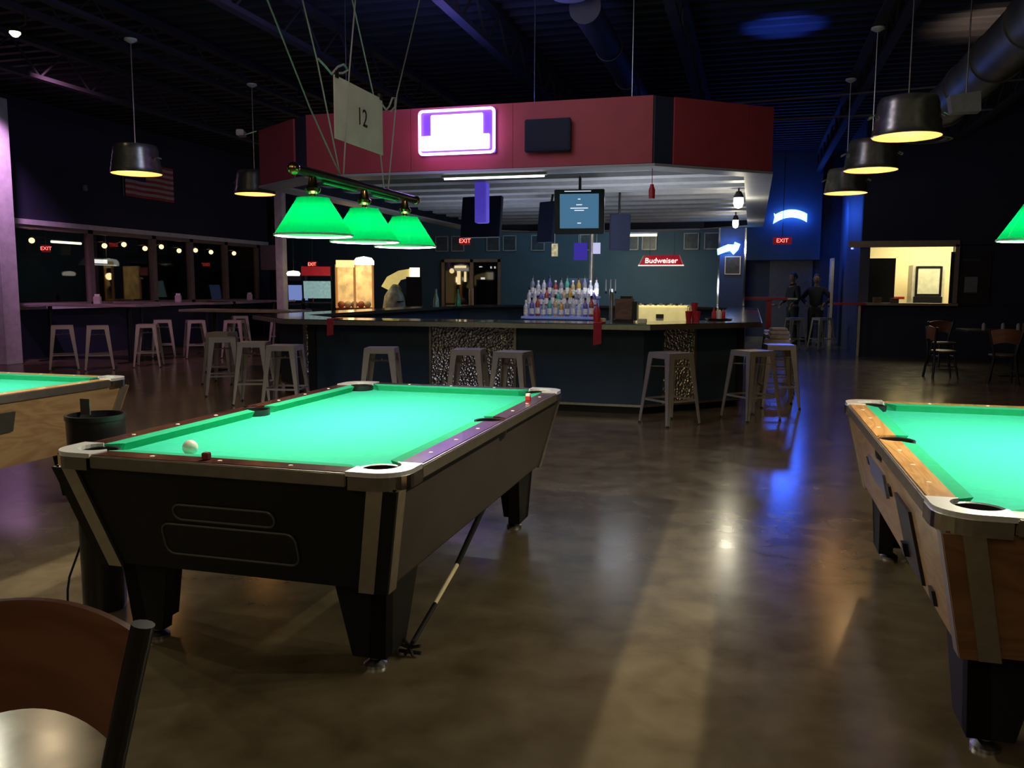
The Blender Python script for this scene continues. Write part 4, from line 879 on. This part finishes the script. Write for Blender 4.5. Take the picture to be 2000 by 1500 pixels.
MB().tube([(-.55, -.2, .01), (-.44, -.06, .26)], .012, 6).tube([(.55, -.2, .01), (.44, -.06, .26)], .012, 6).build('edge_trim', cream, t)
q = text_mesh('Budweiser', .20, 'lettering', emis('lamp_letters', (1, .62, .55), 3.0), t, (0, -.152, .125), (R(61.7), 0, 0), .003, .95)
for s in (-1, 1): MB().tube([(s * .3, 0, .26), (s * .3, 0, 3.06)], .004, 6).build('chain', steel, t)
light('billiard_lamp_glow', 'AREA', (-2.19, 21.5, 1.95), 18, (.75, .95, 1), .9, (-2.19, 22.5, 0), size_y=.3)

def arcade(name, label, x, y, rz, h_, w_, d_, body_m, marq, scr, scr_s=1.2):
    t = thing(name, label, 'arcade machine', (x, y, 0), rz)
    M = Matrix.Rotation(R(90), 4, 'Z') @ Matrix.Rotation(R(90), 4, 'X')
    side = [(-d_ / 2, 0), (d_ / 2, 0), (d_ / 2, h_), (-d_ * .38, h_), (-d_ * .42, h_ * .86), (-d_ * .1, h_ * .80), (d_ * .0, h_ * .58), (-d_ * .45, h_ * .48), (-d_ / 2, h_ * .42)]
    mb = MB()
    for s in (-1, 1):
        a = [mb.bm.verts.new((s * w_ / 2, p[0], p[1])) for p in side]; b = [mb.bm.verts.new((s * (w_ / 2 - .03), p[0], p[1])) for p in side]
        mb.bm.faces.new(a); mb.bm.faces.new(b[::-1])
        for i in range(len(side)): j = (i + 1) % len(side); mb.bm.faces.new((a[i], a[j], b[j], b[i]))
    mb.box((0, .05, h_ * .22), (w_ - .06, d_ - .12, h_ * .42)); mb.build('cabinet', body_m, t)
    MB().box((0, -d_ * .40, h_ * .93), (w_ - .06, .03, h_ * .12)).build('marquee', marq, t)
    MB().hexa([(-w_ / 2 + .05, -d_ * .02, h_ * .57), (w_ / 2 - .05, -d_ * .02, h_ * .57), (w_ / 2 - .05, d_ * .06, h_ * .57), (-w_ / 2 + .05, d_ * .06, h_ * .57), (-w_ / 2 + .05, -d_ * .12, h_ * .80), (w_ / 2 - .05, -d_ * .12, h_ * .80), (w_ / 2 - .05, 0, h_ * .80), (-w_ / 2 + .05, 0, h_ * .80)]).build('screen', scr, t)
    c = MB().box((0, -d_ * .25, h_ * .51), (w_ - .06, d_ * .42, .04)).build('control_panel', blackp, t); MB().tube([(-.1, -d_ * .28, h_ * .52), (-.1, -d_ * .28, h_ * .52 + .08)], .012, 8).sphere((-.1, -d_ * .28, h_ * .52 + .09), .025, 10).build('joystick', redp, c)
    return t
arcade('arcade_cabinet', 'arcade cabinet with pale blue lit screen at the far left', -12.3, 21.4, R(25), 1.85, .62, .75, black, mat('dark_marquee', (.05, .05, .1), .5), emis('blue_arcade_screen', (.16, .22, .5), 1))
arcade('arcade_cabinet', 'slanted arcade cabinet with red marquee and speckled screen', -11.15, 20.4, R(24), 1.98, .80, .9, black, mat('red_marquee', (.4, .02, .03), .5, emit=(.6, .02, .03), es=.25), mat('speckled_screen', (.2, .4, .45), .3, 0, .9, 16, emit=(.25, .42, .42), es=.7))
t = thing('claw_machine', 'tall claw machine with bright yellow interior and glowing white dome', 'arcade machine', (-9.95, 20.2, 0), R(25))
MB().box((0, 0, .45), (.95, .8, .9), 0, .02).build('base_cabinet', mat('orange_brown', (.30, .10, .03), .5), t)
MB().box((-.46, -.38, 1.45), (.05, .05, 1.1)).box((.46, -.38, 1.45), (.05, .05, 1.1)).box((-.46, .38, 1.45), (.05, .05, 1.1)).box((.46, .38, 1.45), (.05, .05, 1.1)).box((0, -.38, 1.45), (.06, .05, 1.1)).build('frame', mat('amber_frame', (.6, .25, .05), .4, emit=(.9, .4, .1), es=.4), t)
MB().box((0, .36, 1.45), (.9, .03, 1.1)).build('lit_back', mat('yellow_backlight', (.8, .5, .2), .5, 0, .8, 5, emit=(1, .66, .24), es=.55), t)
MB().box((-.23, -.38, 2.02), (.46, .1, .18)).build('header_sign', emis('yellow_header', (1, .75, .3), 1.3), t)
MB().lathe([(.26, 0), (.26, .10), (.20, .18), (0, .22)], (.24, -.15, 2.0), 20).build('glowing_dome', emis('dome_white', (1, .95, .85), 3), t, smooth=True)
for i in range(9): MB().sphere((-.36 + (i % 5) * .17, -.15 + (i // 5) * .25, .98), .09, 10).build('plush_toy', mat('plush_%d' % (i % 3), ((.6, .2, .1), (.7, .6, .3), (.3, .3, .35))[i % 3], .9), t, smooth=True)
light('claw_light', 'POINT', (-9.9, 19.9, 1.7), 9, (1, .78, .4), .1)
t = thing('racing_game', 'racing arcade seat with yellow-green curved shell and lit square screen', 'arcade machine', (-9.0, 20.6, 0), R(20))
MB().lathe([(0, 0), (.3, 0), (.34, .8), (.28, 1.2), (.1, 1.5), (0, 1.55)], n=20).build('seat_shell', mat('moulded_shell', (.25, .28, .2), .4, 0, .6, 6), t, smooth=True)
M_ = Matrix.Rotation(R(90), 4, 'X')
mb = MB(); mb.prism([(-.35, 1.45), (-.2, 1.70), (.1, 1.86), (.45, 1.92), (.45, 1.70), (.15, 1.62), (-.05, 1.3)], -.08, .08, M_); mb.build('arched_hood', mat('yellow_hood', (.7, .6, .2), .4, 0, .3, 6, emit=(.8, .62, .2), es=.6), t)
MB().box((.52, -.1, 1.82), (.26, .05, .24)).build('screen', emis('pale_screen', (1, .9, .6), 1.8), t)
MB().box((.5, .1, .85), (.4, .5, 1.7)).build('console', black, t); MB().lathe([(.0, 1.05), (.09, 1.05), (.09, 1.08), (0, 1.08)], (.15, -.35, 0), 12).build('steering_wheel', blackp, t)
# glowing shapes stand in for reflections on the back door glass
o = MB().sphere((-8.62, 23.93, 1.92), .075, 10).box((-8.35, 23.93, 2.04), (.36, .04, .07)).box((-8.4, 23.93, 1.72), (.10, .04, .4), .2).box((-8.2, 23.93, 1.75), (.06, .04, .3)).build('door_reflections', emis('amber_reflection', (.95, .72, .35), .9)); tag(o, 'amber reflections built as glowing shapes in the left pane of the back door', 'lights')
o = MB().box((-7.65, 23.93, 1.70), (.12, .03, .06)).box((-7.4, 23.93, 2.02), (.03, .03, .06)).box((-7.28, 23.93, 2.02), (.03, .03, .06)).box((-7.72, 23.93, 2.04), (.08, .03, .03)).build('door_reflections', emis('white_reflection', (.7, .7, .7), .8)); tag(o, 'small white reflections built as glowing shapes in the right pane of the back door', 'lights')
o = MB().box((0, 0, 0), (.05, .02, .05)).build('blue_indicator', emis('blue_led', (.15, .2, 1), 4), loc=(2.17, 20.9, 2.36)); tag(o, 'tiny bright blue indicator light on the hall corner', 'light')

# ------------------------------------------------------------------ chairs and dining tables
def make_chair(name, label, group):
    t = thing(name, label, 'chair', (0, 0, 0), 0, group)
    # faces -y; back at +y leaning outwards
    def bp(z): return .215 + .012 * max(0, (z - .45)) / .43
    n = 14; mb = MB(); P = []
    for i in range(n + 1):
        u = -1 + 2 * i / n; x = u * .188; top = .885 - .036 * u * u; bot = .665 - .042 * u * u; bow = .030 * (1 - u * u)
        xb = u * .146; P.append(((xb, bp(bot) + bow, bot), (xb, bp(bot) + bow + .014, bot), (x, bp(top) + bow + .014, top), (x, bp(top) + bow, top)))
    for a, b in zip(P, P[1:]): mb.hexa([a[0], b[0], b[1], a[1], a[3], b[3], b[2], a[2]])
    mb.build('back_panel', chairwood, t, smooth=True)
    for s in (-1, 1):
        MB().tube([(s * .204, bp(.87), .868), (s * .178, bp(.75), .75), (s * .146, bp(.60), .60), (s * .125, bp(.47), .47), (s * .13, .21, .36), (s * .18, .24, .0)], .019, 12).build('rear_leg', blackp, t, smooth=True)
        MB().tube([(s * .11, -.10, .43), (s * .13, -.17, .0)], .015, 10).build('front_leg', blackp, t, smooth=True)
        MB().tube([(s * .12, -.13, .20), (s * .15, .22, .20)], .009, 8).build('side_stretcher', blackp, t)
    MB().lathe([(.0, .425), (.15, .425), (.15, .44), (0, .44)], (0, .02, 0), 28).build('seat_frame', blackp, t)
    MB().lathe([(0, .44), (.175, .44), (.185, .455), (.180, .470), (.15, .476), (0, .474)], (0, .02, 0), 36).build('seat', mat('brown_seat', (.10, .06, .04), .4, 0, .1, 4), t, smooth=True)
    return t
ch = make_chair('dining_chair', 'brown curved-back chair with black posts in the bottom left foreground', None)
fx_, fy_ = .10, -.995
ch.location = (-1.235, .972, 0); ch.scale = (1.13, 1, .955); ch.rotation_euler = (0, 0, math.atan2(fy_, fx_) + R(90))
for x, y, a, lb in ((3.05, 15.1, 100, 'dark chair at the left side of the dark dining table'), (3.75, 14.5, 170, 'dark chair with its back to the photographer at the dark table'), (4.6, 15.0, 190, 'dark chair farther right along the dark dining table'), (3.5, 17.4, 10, 'dark chair behind the dark dining table')):
    dup(ch, (x, y, 0), R(a), lb, 'chairs at the dark dining tables')
t = thing('dining_table', 'dark dining table in the shadow at the far right', 'table', (4.3, 15.9, 0))
MB().box((0, 0, .74), (1.7, .9, .04), 0, .008).build('table_top', mat('dark_table', (.03, .025, .025), .3), t); MB().tube([(0, 0, .02), (0, 0, .73)], .05, 12).build('pedestal', blackp, t); MB().box((0, 0, .012), (.6, .6, .024), 0, .005).build('foot_plate', blackp, t)
for i, (x, y, lb) in enumerate(((3.75, 15.75, 'small white shaker on the left of the dark dining table'), (4.05, 15.8, 'second small shaker on the dark dining table'), (4.25, 15.7, 'third small shaker on the dark dining table, farthest right'))):
    o = MB().lathe([(0, 0), (.03, 0), (.03, .09), (.012, .12), (0, .12)], n=12).build('shaker', mat('dull_white', (.25, .25, .27), .5), loc=(x, y, .76), smooth=True); tag(o, lb, 'shaker')
o = MB().box((0, 0, .06), (.28, .18, .12), .2, .01).build('condiment_box', mat('dull_red', (.2, .03, .03), .6), loc=(4.5, 15.8, .76)); tag(o, 'dull red condiment box on the dark dining table', 'box')

# ------------------------------------------------------------------ people
def skin_mesh(nm, verts, edges, rad, m, par, root=0, sub=2):
    me = bpy.data.meshes.new(nm); me.from_pydata(verts, edges, []); o = bpy.data.objects.new(nm, me); COL.objects.link(o); o.parent = par
    o.modifiers.new('skin', 'SKIN'); s = me.skin_vertices[0].data
    for i, r_ in enumerate(rad): s[i].radius = (r_, r_) if not isinstance(r_, tuple) else r_; s[i].use_root = (i == root)
    md = o.modifiers.new('sub', 'SUBSURF'); md.levels = sub; md.render_levels = sub; me.materials.append(m); return o
def person(label, loc, rz, arms, hgt=1.0):
    t = thing('person', label, 'person', loc, rz); t.scale = (hgt,) * 3
    V = [(0, 0, .95), (0, 0, 1.12), (0, .01, 1.32), (0, .01, 1.47), (0, -.01, 1.54), (0, -.02, 1.60)]; E_ = [(0, 1), (1, 2), (2, 3), (3, 4), (4, 5)]
    Rr = [(.155, .11), (.135, .10), (.17, .115), (.07, .065), (.055, .055), (.055, .06)]
    for s, (el, wr) in zip((-1, 1), arms):
        i = len(V); V += [(s * .17, .01, 1.42), el, wr, (wr[0] * 1.0, wr[1] - .03, wr[2] - .06)]; E_ += [(2, i), (i, i + 1), (i + 1, i + 2), (i + 2, i + 3)]; Rr += [.062, .045, .030, (.036, .02)]
    for s in (-1, 1):
        i = len(V); V += [(s * .10, 0, .86), (s * .11, -.01, .49), (s * .12, .01, .10), (s * .125, -.10, .045)]; E_ += [(0, i), (i, i + 1), (i + 1, i + 2), (i + 2, i + 3)]; Rr += [.095, .065, .045, .045]
    skin_mesh('body', V, E_, Rr, skin, t)
    # clothing: a shirt over torso and arms, trousers over legs
    iv = [0, 1, 2, 3] ; sv = [V[i] for i in iv]; se = [(0, 1), (1, 2), (2, 3)]; sr = [(.185, .14), (.165, .13), (.19, .135), (.085, .08)]; sv = [(0, 0, .90)] + sv[1:]
    for k2, s in enumerate((-1, 1)):
        el, wr = arms[k2]; i = len(sv); sv += [(s * .17, .01, 1.42), el, tuple(Vector(el).lerp(Vector(wr), .85))]; se += [(2, i), (i, i + 1), (i + 1, i + 2)]; sr += [.078, .060, .045]
    skin_mesh('shirt', sv, se, sr, darkcloth, t)
    tv = [(0, 0, 1.04), (0, 0, .95)]; te = [(0, 1)]; tr = [(.17, .13), (.178, .14)]
    for s in (-1, 1):
        i = len(tv); tv += [(s * .10, 0, .84), (s * .11, -.01, .49), (s * .12, .01, .09)]; te += [(1, i), (i, i + 1), (i + 1, i + 2)]; tr += [.11, .080, .066]
    skin_mesh('trousers', tv, te, tr, darkcloth, t, 1)
    for s in (-1, 1): MB().hexa([(s * .125 - .05, -.19, 0), (s * .125 + .05, -.19, 0), (s * .125 + .045, .07, 0), (s * .125 - .045, .07, 0), (s * .125 - .03, -.15, .05), (s * .125 + .03, -.15, .05), (s * .125 + .04, .06, .09), (s * .125 - .04, .06, .09)]).build('shoe', blackp, t)
    mb = MB(); mb.sphere((0, 0, 0), .105, 20)
    for v in mb.bm.verts: v.co.x *= .76; v.co.z *= 1.15; v.co.y = v.co.y * .95; 
    for v in mb.bm.verts: 
        if v.co.z < -.03 and v.co.y > 0: v.co.y *= .6
    mb.lathe([(0, -.01), (.012, -.01), (.004, .03), (0, .03)], (0, -.10, -.01), 8)
    for s in (-1, 1): mb.sphere((s * .08, .01, 0), .02, 8)
    mb.build('head', skin, t, loc=(0, -.02, 1.68), smooth=True)
    for s in (-1, 1): MB().sphere((s * .03, -.112, 1.70), .010, 8).build('eye', blackp, t)
    MB().box((0, -.113, 1.632), (.045, .008, .008)).build('mouth', mat('lips', (.3, .1, .08), .6), t)
    mb = MB(); mb.sphere((0, 0, 0), .112, 20)
    for v in mb.bm.verts: v.co.x *= .80; v.co.z *= 1.12
    bmesh.ops.delete(mb.bm, geom=[v for v in mb.bm.verts if v.co.z < -.07 or (v.co.y < -.045 and v.co.z < .05)], context='VERTS')
    mb.build('hair', hair, t, loc=(0, -.01, 1.695), smooth=True)
    for k2, s in enumerate((-1, 1)):     # fingers
        wr = Vector(arms[k2][1]) + Vector((0, -.03, -.06)); fv = [tuple(wr)]; fe = []; fr = [.018]
        for q in range(5):
            ox = (q - 2) * .016; ln = (.045, .07, .078, .072, .055)[q]; i = len(fv)
            dirv = Vector((ox * .6 + (s * .02 if q == 0 else 0), -.25, -.9)).normalized()
            fv += [tuple(wr + Vector((ox, -.005, -.02))), tuple(wr + Vector((ox, -.005, -.02)) + dirv * ln * .5), tuple(wr + Vector((ox, -.012, -.02)) + dirv * ln)]; fe += [(0, i), (i, i + 1), (i + 1, i + 2)]; fr += [.009, .008, .006]
        skin_mesh('hand', fv, fe, fr, skin, t, 0, 1)
    return t
person('person in dark clothes standing left, in profile, near the grey hall door', (1.02, 22.9, 0), R(-60), (((-.25, -.02, 1.14), (-.18, -.22, 1.05)), ((.25, .0, 1.14), (.22, -.18, 1.02))), 1.02)
person('person in dark clothes standing right with hands on hips in the hall', (1.58, 22.9, 0), R(-20), (((-.38, .06, 1.18), (-.20, -.08, 1.04)), ((.38, .06, 1.18), (.20, -.08, 1.04))), 1.0)
